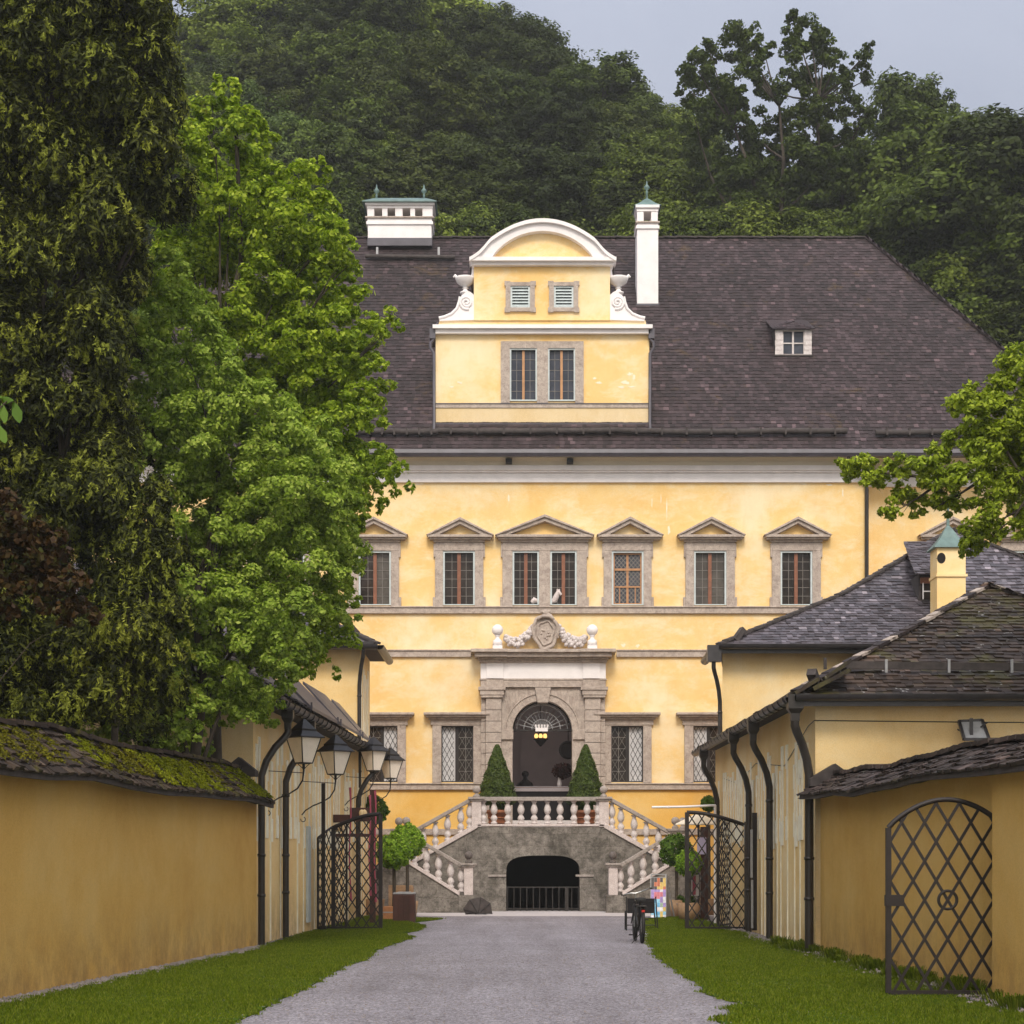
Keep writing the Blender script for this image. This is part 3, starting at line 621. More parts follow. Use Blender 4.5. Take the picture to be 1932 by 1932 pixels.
    mb=MB(); mb.box(C(1199),C(1246),y0-.05,y1+.4,WZ(588,Yc),WZ(574,Yc),1) if False else None
    C=lambda px:WX(px,Yc); Zc=lambda py:WZ(py,Yc)
    mb.box(C(1200),C(1244),y0-.04,y1+.6,Zc(592),Zc(573),1); mb.box(C(1202),C(1242),y0,y1,Zc(573),Zc(432)); mb.box(C(1199.5),C(1244),y0-.05,y1+.05,Zc(432),Zc(426)); mb.box(C(1202),C(1242),y0,y1,Zc(426),Zc(421)); mb.box(C(1199),C(1244.5),y0-.07,y1+.07,Zc(421),Zc(418),2)
    for a,b in ((1202,1214.5),(1228.5,1241)): mb.box(C(a),C(b),y0,y0+.2,Zc(418),Zc(399)); mb.box(C(a),C(b),y1-.2,y1,Zc(418),Zc(399))
    mb.box(C(1201),C(1242),y0-.02,y1+.02,Zc(399),Zc(393)); mb.box(C(1199),C(1244),y0-.08,y1+.08,Zc(393),Zc(387.5))
    ch=mb.build('chimney',['white','flash','stone'],P,.01); cx_=(C(1202)+C(1242))/2; ym=(y0+y1)/2
    mb=MB(); k=Zc(387.5); mb.lathe([(.68,0),(.42,.13),(.16,.32),(.05,.38),(.04,.5)],(cx_,ym,k),4,0,False,R(45)); mb.build('chimney_cap','copper',ch)
    mb=MB(); mb.lathe(fin,(cx_,ym,k+.55),8); mb.build('finial','copper',ch)
palace_build()
def gable():
    Yg=58.4; C=lambda px:WX(px,Yg); Z=lambda py:WZ(py,Yg); P=palace
    mb=MB(); 
    wallholes(mb,C(822),C(1225),Z(800),Z(632),[(C(962),C(1013),Z(757),Z(658)),(C(1034),C(1085),Z(757),Z(658))],Yg,.3,0)
    mb.add([(C(822),Yg,Z(800)),(C(822),Yg+5,Z(800)),(C(822),Yg+5,Z(617)),(C(822),Yg,Z(617))],[(3,2,1,0)],0); mb.add([(C(1225),Yg,Z(800)),(C(1225),Yg+5,Z(800)),(C(1225),Yg+5,Z(617)),(C(1225),Yg,Z(617))],[(0,1,2,3)],0)
    mb.box(C(822),C(1225),Yg-.03,Yg,Z(800),Z(770),2)
    # apron sloping between the storeys
    mb.xz([(C(826),Z(617)),(C(1221),Z(617)),(C(1218),Z(603)),(C(1180),Z(600)),(C(862),Z(600)),(C(829),Z(603))],Yg+.08,Yg+.6,0)
    wallholes(mb,C(894),C(1151),Z(604),Z(498),[(C(964),C(1001),Z(581),Z(540)),(C(1045),C(1082),Z(581),Z(540))],Yg+.02,.25,0)
    mb.add([(C(894),Yg+.02,Z(604)),(C(894),Yg+5,Z(604)),(C(894),Yg+5,Z(495)),(C(894),Yg+.02,Z(495))],[(3,2,1,0)],0); mb.add([(C(1151),Yg+.02,Z(604)),(C(1151),Yg+5,Z(604)),(C(1151),Yg+5,Z(495)),(C(1151),Yg+.02,Z(495))],[(0,1,2,3)],0)
    # arch fill
    arc=[]; cc=1023.5
    def outer(x): # px x -> y of outer edge
        d=abs(x-cc)/138.0
        k=max(0,1-(d/.80)**2)**.5 if d<.8 else 0
        y=493-(493-420)*((1-(d)**2.0)**1.0)
        # S curve at ends
        if d>.72: y+= -6*math.sin((d-.72)/.28*math.pi)*-1.0
        return y
    xs=[886+i*(1161-886)/48 for i in range(49)]
    O=[(x,outer(x)) for x in xs]
    I=[(cc+(x-cc)*.735,498-(498-438)*max(0,1-((x-cc)/137.5)**2)**.72) for x in xs]
    mb.xz([(C(x),Z(y)) for x,y in I],Yg+.04,Yg+.5,0)
    # barrel roof behind the arch
    mb.ext([(C(x),Yg+.3,Z(y+5)) for x,y in O],(0,6.5,0),3)
    body=mb.build('gable',['palace','palace','cream','flash'],P)
    mb=MB(); I2=[(cc+(x-cc)*.72,498-(498-440)*max(0,1-((x-cc)/137.5)**2)**.72) for x in xs]
    poly=[(C(x),Z(y)) for x,y in O]+[(C(x),Z(y)) for x,y in reversed(I2)]
    mb.xz(poly,Yg-.22,Yg+.4)
    mb.xz([(C(x),Z(y-1.5)) for x,y in O]+[(C(x),Z(y+5.5)) for x,y in reversed(O)],Yg-.33,Yg+.42)
    mb.box(C(886),C(1162),Yg-.30,Yg+.3,Z(497),Z(490)); mb.box(C(890),C(1157),Yg-.16,Yg+.3,Z(503),Z(497))
    mb.box(C(817),C(1230),Yg-.30,Yg+.4,Z(624),Z(617)); mb.box(C(821),C(1226),Yg-.18,Yg+.4,Z(632),Z(624))
    mb.build('cornice','white',body)
    # sill band + flashing
    mb=MB(); mb.box(C(822),C(1225),Yg-.06,Yg,Z(770),Z(763)); mb.box(C(820),C(1227),Yg-.08,Yg+.01,Z(763),Z(761.5),1); mb.box(C(820),C(1228),Yg-.1,Yg+.3,Z(811),Z(800),1); mb.build('sill_band',['stone','flash'],body)
    # large double window
    mb=MB(); e=[945,962,1013,1034,1085,1101]
    for i in (0,2,4): mb.box(C(e[i]),C(e[i+1]),Yg-.08,Yg+.1,Z(761),Z(658))
    mb.box(C(945),C(1101),Yg-.083,Yg+.1,Z(658),Z(645))
    for a,b in ((962,1013),(1034,1085)):
        x0,x1,z0,z1=C(a),C(b),Z(757),Z(658); k=.045; y=Yg
        mb.box(x0,x0+k,y-.05,y+.05,z0,z1,1);mb.box(x1-k,x1,y-.05,y+.05,z0,z1,1);mb.box(x0+k,x1-k,y-.05,y+.05,z1-k,z1,1);mb.box(x0+k,x1-k,y-.05,y+.05,z0,z0+.04,1)
        mx=(x0+x1)/2; mb.box(mx-.04,mx+.04,y+.02,y+.08,z0+.04,z1-k,2); mb.box(x0+k,x1-k,y+.08,y+.1,z0,z1,3); grid(mb,x0+k,mx-.04,z0,z1,2,5,y+.08,.013,4); grid(mb,mx+.04,x1-k,z0,z1,2,5,y+.08,.013,4)
    mb.build('window',['stone','bluewhite','orangewood','glassblue','lead'],body)
    for a,b in ((952,1011),(1034,1093)):
        mb=MB(); y=Yg-.0; s=(a+b)/2
        mb.box(C(a+2),C(s-18.5),y-.06,y+.06,Z(588),Z(532)); mb.box(C(s+18.5),C(b-2),y-.06,y+.06,Z(588),Z(532)); mb.box(C(s-18.5),C(s+18.5),y-.06,y+.06,Z(540),Z(533)); mb.box(C(s-18.5),C(s+18.5),y-.06,y+.06,Z(588),Z(581))
        for sx in (a,b-10):
            for z in (538,592-4): mb.box(C(sx),C(sx+10),y-.063,y+.05,Z(z+1.5),Z(z-7))
        x0,x1=C(s-18.5),C(s+18.5); z0,z1=Z(581),Z(540)
        mb.box(x0,x0+.06,y-.02,y+.05,z0,z1,1);mb.box(x1-.06,x1,y-.02,y+.05,z0,z1,1);mb.box(x0+.06,x1-.06,y-.02,y+.05,z0,z0+.05,1);mb.box(x0+.06,x1-.06,y-.02,y+.05,z1-.05,z1,1)
        for i in range(6):
            z=z0+.06+i*(z1-z0-.12)/6; mb.add([(x0+.06,y-.015,z),(x1-.06,y-.015,z),(x1-.06,y+.07,z+.10),(x0+.06,y+.07,z+.10)],[(0,1,2,3)],1)
        mb.box(x0,x1,y+.12,y+.14,z0,z1,2)
        mb.build('louvre_window',['stone','bluewhite','void'],body)
    # scroll + urn pairs
    for s in (-1,1):
        f=lambda px: C(1022.5+s*(1022.5-px))
        mb=MB()
        pr=[(894,603),(894,556),(888,551),(879,551),(871,557),(867,567),(864,578),(858,588),(846,596),(829,601),(829,605)]
        mb.xz([(f(x),Z(y)) for x,y in pr],Yg+.0,Yg+.38)
        sp=[]
        for i in range(30):
            a=i/29*4.4*math.pi; r=13*(1-i/29*.85); sp.append((f(880+r*math.cos(a+1.2)),Yg-.01,Z(571+r*math.sin(a+1.2))))
        mb.tube(sp,.045,6)
        mb.tube([(f(x),Yg+.0,Z(y)) for x,y in [(868,560),(866,570),(862,582),(852,592),(838,598),(828,600)]],.05,6)
        mb.build('scroll','white',body)
        mb=MB(); cxu=f(877.5); zu=Z(551)
        mb.lathe([(.16,0),(.17,.05),(.09,.09),(.06,.15),(.11,.18),(.05,.22),(.16,.28),(.27,.36),(.31,.46),(.33,.52),(.27,.53)],(cxu,Yg+.19,zu),14)
        mb.tube([(cxu-s*.20,Yg+.19,zu+.5),(cxu+s*-.28,Yg+.19,zu+.62),(cxu+s*-.27,Yg+.19,zu+.82),(cxu+s*-.25,Yg+.19,zu+1.0)],[.07,.09,.06,.03],6)
        mb.tube([(cxu+s*.25,Yg+.19,zu+.5),(cxu+s*.34,Yg+.19,zu+.6),(cxu+s*.38,Yg+.19,zu+.54)],[.06,.05,.03],6)
        mb.build('urn','white',body)
        mb=MB(); X=f(819); mb.tube([(f(820),Yg-.1,Z(640)),(f(813),Yg-.1,Z(648)),(f(812),Yg-.1,Z(658)),(f(819),Yg-.1,Z(668)),(f(819.5),Yg-.12,Z(800)),(f(820),Yg-.6,Z(845))],.05,8); mb.box(min(f(811),f(822)),max(f(811),f(822)),Yg-.18,Yg+.9,Z(641),Z(622),0)
        mb.tube([(f(828),Yg+.2,Z(607)),(f(816),Yg+.4,Z(618)),(f(813),Yg+.5,Z(635))],.08,6)
        mb.build('downpipe','flash',body)
gable()
def patches():
    rd=random.Random(12)
    def patch(px,py,w,h,Y):
        n=14; pts=[]; mb=MB()
        for i in range(n):
            a=2*math.pi*i/n; k=rd.uniform(.45,1.1); pts.append((WX(px+w*math.cos(a)*k,Y),WZ(py+h*math.sin(a)*k,Y)))
        mb.xz(pts,Y-.004-rd.random()*.003,Y); mb.build('lime_patch','cream2',palace)
    for a in ((1180,722,9,5),(1188,706,6,4),(1196,712,4,7),(1172,730,7,3),(1130,722,8,3),(1122,714,4,3),(868,722,6,3),(852,730,5,2),(1192,730,8,2)): patch(*a,58.4)
    for a in ((790,913,10,2),(1515,913,7,2),(1565,915,9,2),(1230,948,1,14),(1258,960,1.2,24),(1247,940,1,12),(1262,1000,3,9),(1176,1218,5,4),(1203,1218,5,4),(1590,930,2,9),(960,940,2,8)): patch(*a,YF)
M['cream2']=simple('pale_lime_patches',(.84,.74,.56),.9,.08,4)
patches()
# ------------------------------------------------------------ portal
def portal():
    Y=YF; C=fx; Z=fz; P=palace; c=1024.5
    mb=MB()
    def sym(a,b,y0,y1,z0,z1,m=0):
        for s in (0,1):
            p,q=(a,b) if s==0 else (2*c-b,2*c-a)
            mb.box(C(p),C(q),y0,y1,Z(z0),Z(z1),m)
    # entablature
    mb.box(C(907),C(1142),Y-.30,Y+.02,Z(1282),Z(1252),1); sym(918,950,Y-.36,Y-.29,1282,1252,1)
    mb.box(C(905),C(1144),Y-.32,Y+.02,Z(1285),Z(1282)); mb.box(C(907),C(1142),Y-.30,Y+.02,Z(1298),Z(1285)); sym(918,950,Y-.35,Y-.29,1298,1285)
    for a,b,d in ((1252,1247,.36),(1247,1243,.46),(1243,1235,.62),(1235,1229,.74)):
        w={1252:905,1247:902,1243:896,1235:889}[a]
        mb.box(C(w),C(2*c-w),Y-d,Y+.02,Z(a),Z(b)); sym(w+1,956,Y-d-.08,Y-d+.01,a,b)
    # capitals and pilasters
    for a,b,e in ((1318,1313,0),(1313,1304,2),(1304,1298,5)): sym(908-e,949+e,Y-.40-e*.012,Y+.01,a,b)
    blocks=[(1318,1341),(1341,1362),(1362,1383),(1383,1402),(1402,1422),(1422,1444),(1444,1466),(1466,1488),(1488,1510),(1510,1562)]
    for i,(a,b) in enumerate(blocks):
        sym(917,946,Y-.34,Y+.01,b-.5,a+.5); sym(908,916.5,Y-.22,Y+.01,b-.4,a+.4)
    # arch plate with spandrels
    xc,zs,r=C(1023),Z(1379),(C(1079)-C(967))/2; n=24
    y0=Y-.2;pts=[(xc-r*math.cos(math.pi*i/n),zs+r*math.sin(math.pi*i/n)) for i in range(n+1)]
    xl,xr,zt=C(946),C(1103),Z(1298)
    for i in range(n):
        a,b=pts[i],pts[i+1]
        ta=(xl+(xr-xl)*i/n,zt); tb=(xl+(xr-xl)*(i+1)/n,zt)
        mb.xz([a,b,tb,ta],y0,Y+.35)
    mb.xz([(xl,zs),pts[0],(xl,zt)],y0,Y+.35); mb.xz([(xr,zs),(xr,zt),pts[-1]],y0,Y+.35)
    for s,(a,b) in (('l',(946,967)),('r',(1079,1103))):
        mb.box(C(a),C(b),y0,Y+.35,Z(1562),Z(1379))
    sym(944,968.5,Y-.27,Y+.3,1396,1377)
    # archivolt
    for i in range(n):
        a,b=pts[i],pts[i+1]; k=1.035
        f=lambda p,k:(xc+(p[0]-xc)*k,zs+(p[1]-zs)*k)
        mb.xz([f(a,1.0),f(b,1.0),f(b,1.22),f(a,1.22)],y0-.03,y0)
        mb.xz([f(a,1.22),f(b,1.22),f(b,1.26),f(a,1.26)],y0-.06,y0)
    mb.xz([(C(1014),Z(1327)),(C(1034),Z(1327)),(C(1039),Z(1299)),(C(1009),Z(1299))],y0-.14,y0+.4)
    mb.box(C(957),C(1090),Y-.215,Y-.2,Z(1300.5),Z(1299.3))
    port=mb.build('portal',['stone','white'],P,.01)
    # fanlight grille
    mb=MB(); yg=Y+.25
    for k in (.35,.62,.86): 
        mb.torus((xc,yg,zs+.05),r*k,.016,'y',18,5,0,0,math.pi)
    for i in range(1,14):
        a=math.pi*i/14; mb.bar((xc+r*.12*math.cos(a),yg,zs+.05+r*.12*math.sin(a)),(xc+r*.98*math.cos(a),yg,zs+.05+r*.98*math.sin(a)),.02,.02)
    mb.box(xc-r,xc+r,yg-.05,yg+.05,zs-.0,zs+.07,1)
    mb.torus((xc,yg-.02,zs),r-.02,.03,'y',24,6,1,0,math.pi)
    mb.build('fanlight_grille',['grey','gateiron'],port)
    # arms cartouche, garlands, balls
    mb=MB(); cx_,cz=C(1029),Z(1195); 
    out=[];n=32
    for i in range(n):
        a=2*math.pi*i/n; rr=1+.06*math.sin(6*a); out.append((cx_+.37*math.cos(a)*rr*(1-.13*math.sin(a)*-1),cz+.55*math.sin(a)*rr))
    mb.xz(out,Y-.32,Y-.0); 
    mb.tube([(x,Y-.33,z) for x,z in out+[out[0]]],.055,6)
    o2=[(cx_+(x-cx_)*.68,cz-.03+(z-cz)*.68) for x,z in out]; mb.tube([(x,Y-.34,z) for x,z in o2+[o2[0]]],.03,6)
    mb.sphere((cx_,Y-.3,cz+.62),.11,10); mb.tube([(cx_-.24,Y-.36,cz+.42),(cx_-.1,Y-.42,cz+.5),(cx_+.1,Y-.42,cz+.5),(cx_+.24,Y-.36,cz+.42)],.06,6)
    mb.tube([(cx_-.14,Y-.3,cz+.66),(cx_-.05,Y-.34,cz+.64),(cx_+.05,Y-.34,cz+.64),(cx_+.14,Y-.3,cz+.66)],.05,6)
    for s in (-1,1): mb.tube([(cx_+s*.3,Y-.36,cz+.35),(cx_+s*.42,Y-.33,cz+.15),(cx_+s*.36,Y-.33,cz-.1),(cx_+s*.4,Y-.33,cz-.2)],[.05,.07,.06,.03],6)
    # raised field charges
    for i in range(9): mb.sphere((cx_+random.uniform(-.14,.14),Y-.32,cz+random.uniform(-.25,.2)),random.uniform(.03,.06),6)
    mb.build('coat_of_arms','stone',port)
    for s in (-1,1):
        mb=MB()
        K=[(1006,1184),(998,1197),(988,1208),(975,1214),(962,1212),(953,1204)]
        for i in range(60):
            t=i/59*4.999; k=int(t); u=t-k; gx=K[k][0]+(K[k+1][0]-K[k][0])*u; gy=K[k][1]+(K[k+1][1]-K[k][1])*u; wd=.04+.12*math.sin(math.pi*i/59)**.7
            if s>0: gx=2*1029-gx
            for q in range(3): mb.sphere((C(gx)+random.uniform(-wd,wd)*.5,Y-.2+random.uniform(-.1,.05),Z(gy)+random.uniform(-wd,wd)),random.uniform(.05,.075),7)
        mb.build('garland','baluster',port)
    for px in (939,1116):
        mb=MB(); mb.box(C(px-9),C(px+9),Y-.68,Y-.37,Z(1229),Z(1222)); mb.lathe([(.15,0),(.15,.16),(.07,.22),(.07,.30),(.10,.33)],(C(px),Y-.52,Z(1222)),12); mb.sphere((C(px),Y-.52,Z(1222)+.5),.185,16); mb.build('ball_finial','white',port)
    # cat-like white sculpture seen inside the double window
    # entrance hall behind the opening
    mb=MB(); a,b,z0,z1,ya,yb=C(930),C(1118),2.75,Z(1300),Y+.41,Y+6
    mb.add([(a,ya,z0),(b,ya,z0),(b,yb,z0),(a,yb,z0),(a,ya,z1),(b,ya,z1),(b,yb,z1),(a,yb,z1)],[(0,1,2,3),(7,6,5,4),(3,2,6,7),(0,3,7,4),(2,1,5,6)])
    # pale niche arch on back wall
    q=[(a+.9,z0),(a+.9,z0+2.9)]+[(a+.9+1.1-1.1*math.cos(math.pi*i/12),z0+2.9+.9*math.sin(math.pi*i/12)) for i in range(13)]+[(a+3.1,z0)]
    mb.xz(q,yb-.12,yb-.01,0); mb.build('entrance_hall','room',P)
    mb=MB(); mb.box(C(967),C(1079),Y-.3,Y+.4,2.5,2.79); mb.build('doorstep','baluster',P)
portal()
HALL=2.75
def hall_things():
    Y=YF+1.9; 
    t=thing('counter',(WX(1023,Y),Y,HALL),'dark counter with pale top just inside the arched doorway','counter')
    mb=MB(); mb.box(WX(965,Y),WX(1085,Y),Y+.05,Y+.6,HALL,WZ(1493,Y)); mb.build('counter_front','ink',t)
    mb=MB(); mb.box(WX(962,Y),WX(1088,Y),Y,Y+.65,WZ(1493,Y),WZ(1483.5,Y)); mb.build('countertop','room',t)
    # person leaning at the counter
    Yp=Y+1.0; px=WX(991,Yp); zt=WZ(1459,Yp)
    me=bpy.data.meshes.new('person'); h=zt-.11
    V=[(0,0,HALL+.85),(0,-.05,HALL+1.15),(0,-.12,h-.22),(0,-.16,h-.10),(0,-.18,h),(0,-.19,h+.06),
       (-.19,-.12,h-.27),(-.34,-.25,h-.45),(-.40,-.42,h-.50),(.19,-.12,h-.27),(.27,-.28,h-.47),(.1,-.45,h-.50),
       (-.1,0,HALL+.8),(-.11,-.02,HALL+.45),(-.11,.02,HALL+.04),(-.11,-.14,HALL+.03),(.1,0,HALL+.8),(.11,-.02,HALL+.45),(.11,.02,HALL+.04),(.11,-.14,HALL+.03)]
    V=[(px+a,Yp+b,c) for a,b,c in V]
    Eg=[(0,1),(1,2),(2,3),(3,4),(4,5),(2,6),(6,7),(7,8),(2,9),(9,10),(10,11),(0,12),(12,13),(13,14),(14,15),(0,16),(16,17),(17,18),(18,19)]
    rr=[.15,.15,.15,.055,.095,.085,.08,.05,.04,.08,.05,.04,.1,.07,.05,.045,.1,.07,.05,.045]
    me.from_pydata(V,Eg,[]); o=bpy.data.objects.new('person',me); COL.objects.link(o)
    sk=o.modifiers.new('s','SKIN'); 
    for v,r_ in zip(me.skin_vertices[0].data if me.skin_vertices else [],rr): v.radius=(r_,r_)
    if not me.skin_vertices:
        bpy.context.view_layer.objects.active=o
    o.modifiers.new('ss','SUBSURF').levels=1; o.modifiers['ss'].render_levels=1
    me.materials.append(M['ink']); tag(o,'person in dark clothes leaning over the counter inside the doorway','person')
    hb=MB(); hb.sphere((px,Yp-.16,h+.075),.125,12,0,.9); hair=hb.build('hair','ink',o)
    t=thing('flower_vase',(WX(1056,Y),Y+.3,WZ(1483.5,Y)),'white vase with a bushy dark bouquet on the doorway counter','vase')
    z=WZ(1483.5,Y); x=WX(1056,Y)
    mb=MB(); mb.lathe([(.06,0),(.08,.1),(.05,.25),(.07,.32)],(x,Y+.3,z),10); mb.build('vase','white',t)
    V=[]; 
    n=700; d=rng.normal(size=(n,3)); d/=np.linalg.norm(d,axis=1)[:,None]; c=np.array([x+.1,Y+.3,z+.52])+d*np.array([.36,.3,.28])*rng.random((n,1))**.4
    quad=leafquads(c,d,.09,.07); 
    quadmesh('bouquet',quad,leafmat('dark_red_flowers',[(.03,.012,.012),(.06,.02,.02),(.03,.03,.015)],.1),t)
    # dark round plaque on hall wall
    mb=MB(); yy=YF+3.2; xx=WX(1072,yy); zz=WZ(1415,yy); mb.torus((xx,yy,zz),.26,.06,'y',24,8); 
    pts=[(xx+.26*math.cos(2*math.pi*i/24),zz+.26*math.sin(2*math.pi*i/24)) for i in range(24)]; mb.xz(pts,yy-.02,yy+.04); mb.tube([(xx,yy,zz+.3),(xx,yy,fz(1302))],.015,5)
    tag(mb.build('round_sign','void'),'round dark disc hanging inside the doorway on its right side','sign')
    # chandelier
    yy=YF+1.2; xx=WX(1020,yy); zz=WZ(1390,yy)
    t=thing('hanging_lantern',(xx,yy,zz),'lit brass hanging lantern with warm globes in the arched doorway','lamp')
    mb=MB(); mb.tube([(xx,yy,zz+.25),(xx,yy,fz(1302))],.012,5); mb.lathe([(.02,-.32),(.12,-.22),(.2,-.12),(.24,-.10),(.24,-.06),(.1,-.04),(.02,.25)],(xx,yy,zz),12); mb.build('lantern_body','gateiron',t)
    for a in (-.17,0,.17):
        mb=MB(); mb.lathe([(.03,-.07),(.06,-.02),(.065,.03),(.04,.09)],(xx+a*.85,yy-.1,zz),10); mb.build('glass_globe',GLOBE,t)
    pl=bpy.data.lights.new('lantern_light','POINT'); pl.energy=16; pl.color=(1,.86,.74); pl.shadow_soft_size=.12; po=bpy.data.objects.new('lantern_light',pl); po.location=(xx,yy+.5,zz-.1); COL.objects.link(po)
    # small white crown-shaped ornament above
    yy=YF-.02; xx=WX(1022,yy); zz=WZ(1374,yy); mb=MB(); mb.box(xx-.2,xx+.2,yy,yy+.04,zz-.1,zz+.02)
    for i in range(5): mb.tube([(xx-.18+i*.09,yy+.02,zz),(xx-.2+i*.1,yy+.02,zz+.12)],[.025,.04],6)
    mb.bar((xx,yy+.05,zz-.05),(xx,yy+.24,zz-.05),.03)
    tag(mb.build('crown_ornament','white'),'small white crown-shaped ornament on the fanlight bar above the lantern','ornament')
    # white animal sculpture seen in upper double window
    mb=MB(); yy=YF-.13+.2; yy=YF+.04; 
    mb=MB(); X=fx(1052); Zb=fz(1140); y=YF+.03
    mb.tube([(fx(1040),y,Zb+.08),(fx(1046),y,Zb+.12),(X-.02,y,Zb+.3),(X+.02,y,Zb+.4),(X+.12,y,Zb+.3)],[.06,.1,.09,.1,.05],8); mb.tube([(X,y,Zb+.42),(X-.02,y,Zb+.5)],[.04,.01],5); mb.tube([(X+.05,y,Zb+.42),(X+.07,y,Zb+.5)],[.04,.01],5)
    tag(mb.build('sculpture','stonelow'),'pale seated animal sculpture behind the right half of the double window above the portal','sculpture'); mb=MB(); mb.tube([(fx(1003),y,Zb+.06),(fx(1008),y,Zb+.14),(fx(1015),y,Zb+.1)],[.06,.1,.06],8)
    tag(mb.build('sculpture','stonelow'),'low pale rounded sculpture behind the left half of the double window above the portal','sculpture')
GLOBE=emit('warm_lamp_globe',(1,.55,.17),.95)
# ------------------------------------------------------------ foliage helpers
def leafquads(c,nrm,l,w,droop=0.0,rand=.8,lj=.3):
    n=len(c); l=np.broadcast_to(l,(n,))*rng.uniform(1-lj,1+lj,n); w=l*(w/np.mean(l)) if np.isscalar(w) else w
    nn=nrm+rng.normal(0,rand,(n,3)); nn/=np.linalg.norm(nn,axis=1)[:,None]+1e-9
    d=rng.normal(size=(n,3)); d[:,2]-=droop; d-=nn*np.sum(d*nn,1)[:,None]; d/=np.linalg.norm(d,axis=1)[:,None]+1e-9
    s=np.cross(nn,d); a=d*l[:,None]/2; b=s*(w/2)[:,None] if not np.isscalar(w) else s*w/2
    return np.stack([c-a,c-b*1.0+a*.1,c+a,c+b*1.0+a*.1],1)
hall_things()
def blob_leaves(blobs,dens,l,w,subr=.34,droop=0,squash=.75,rand=.7,gap=0.0,nsub=None):
    """blobs: (x,y,z,r[,rz]) -> leaf quads grouped in uneven leaf clumps near the blob's surface"""
    out=[]
    for B in blobs:
        x,y,z,r=B[:4]; rz=B[4] if len(B)>4 else r
        ns=nsub or int(14+10*r*r)
        d=rng.normal(size=(ns,3)); d/=np.linalg.norm(d,axis=1)[:,None]
        rad=rng.random((ns,1))**.45; rad=.35+.65*rad
        sc_=d*rad*np.array([r,r,rz])+np.array([x,y,z])
        sr=r*subr*rng.uniform(.55,1.25,ns)
        k=max(4,int(dens*4*math.pi*r*r/ns))
        idx=np.repeat(np.arange(ns),(k*rng.uniform(.5,1.4,ns)).astype(int))
        e=rng.normal(size=(len(idx),3)); e/=np.linalg.norm(e,axis=1)[:,None]; e*=(rng.random((len(idx),1))**.42)
        off=e*sr[idx][:,None]; off[:,2]*=squash
        if droop: off[:,2]-=np.abs(rng.normal(0,droop*.25,len(idx)))*np.hypot(off[:,0],off[:,1])*2
        c=sc_[idx]+off; nn=e*.8+d[idx]*.5; nn[:,2]+=.55
        out.append(leafquads(c,nn,l,w,droop,rand))
    return np.concatenate(out)
def limbs(mb,base,top,blobs,r0,n=7,m=0,k=None,sag=.0,seed=0):
    rd=random.Random(seed); b=Vector(base); t=Vector(top); H=(t-b).length
    pts=[b.lerp(t,i/6)+Vector((rd.uniform(-.02,.02)*H,rd.uniform(-.02,.02)*H,0))*(1 if 0<i<6 else 0) for i in range(7)]
    mb.tube(pts,[r0*(1.25 if i==0 else 1-.75*i/6) for i in range(7)],9,m)
    hb=[q for q in blobs if q[2]>b.z+.45*H]
    for B in (blobs if k is None else rd.sample(hb,min(k,len(hb)))):
        c=Vector(B[:3]); 
        f=max(.12,min(.93,((c.z-b.z)/max(.1,(t.z-b.z)))-.28)); i=int(f*6); s=pts[i].lerp(pts[min(6,i+1)],f*6-i)
        rr=r0*(1-.75*f)*.45
        mid=s.lerp(c,.5)+Vector((rd.uniform(-.1,.1),rd.uniform(-.1,.1),.12*(c-s).length-sag))
        mb.tube([s,s.lerp(mid,.5)+Vector((0,0,.03)),mid,mid.lerp(c,.6),c],[rr,rr*.8,rr*.55,rr*.35,rr*.12],6,m)
        for q in range(4):
            e=c+Vector([rd.uniform(-1,1)*B[3]*.75 for _ in range(3)]); mb.tube([mid.lerp(c,.4),(mid.lerp(c,.7)+e)/2,e],[rr*.35,rr*.22,rr*.06],4,m,cap=False)
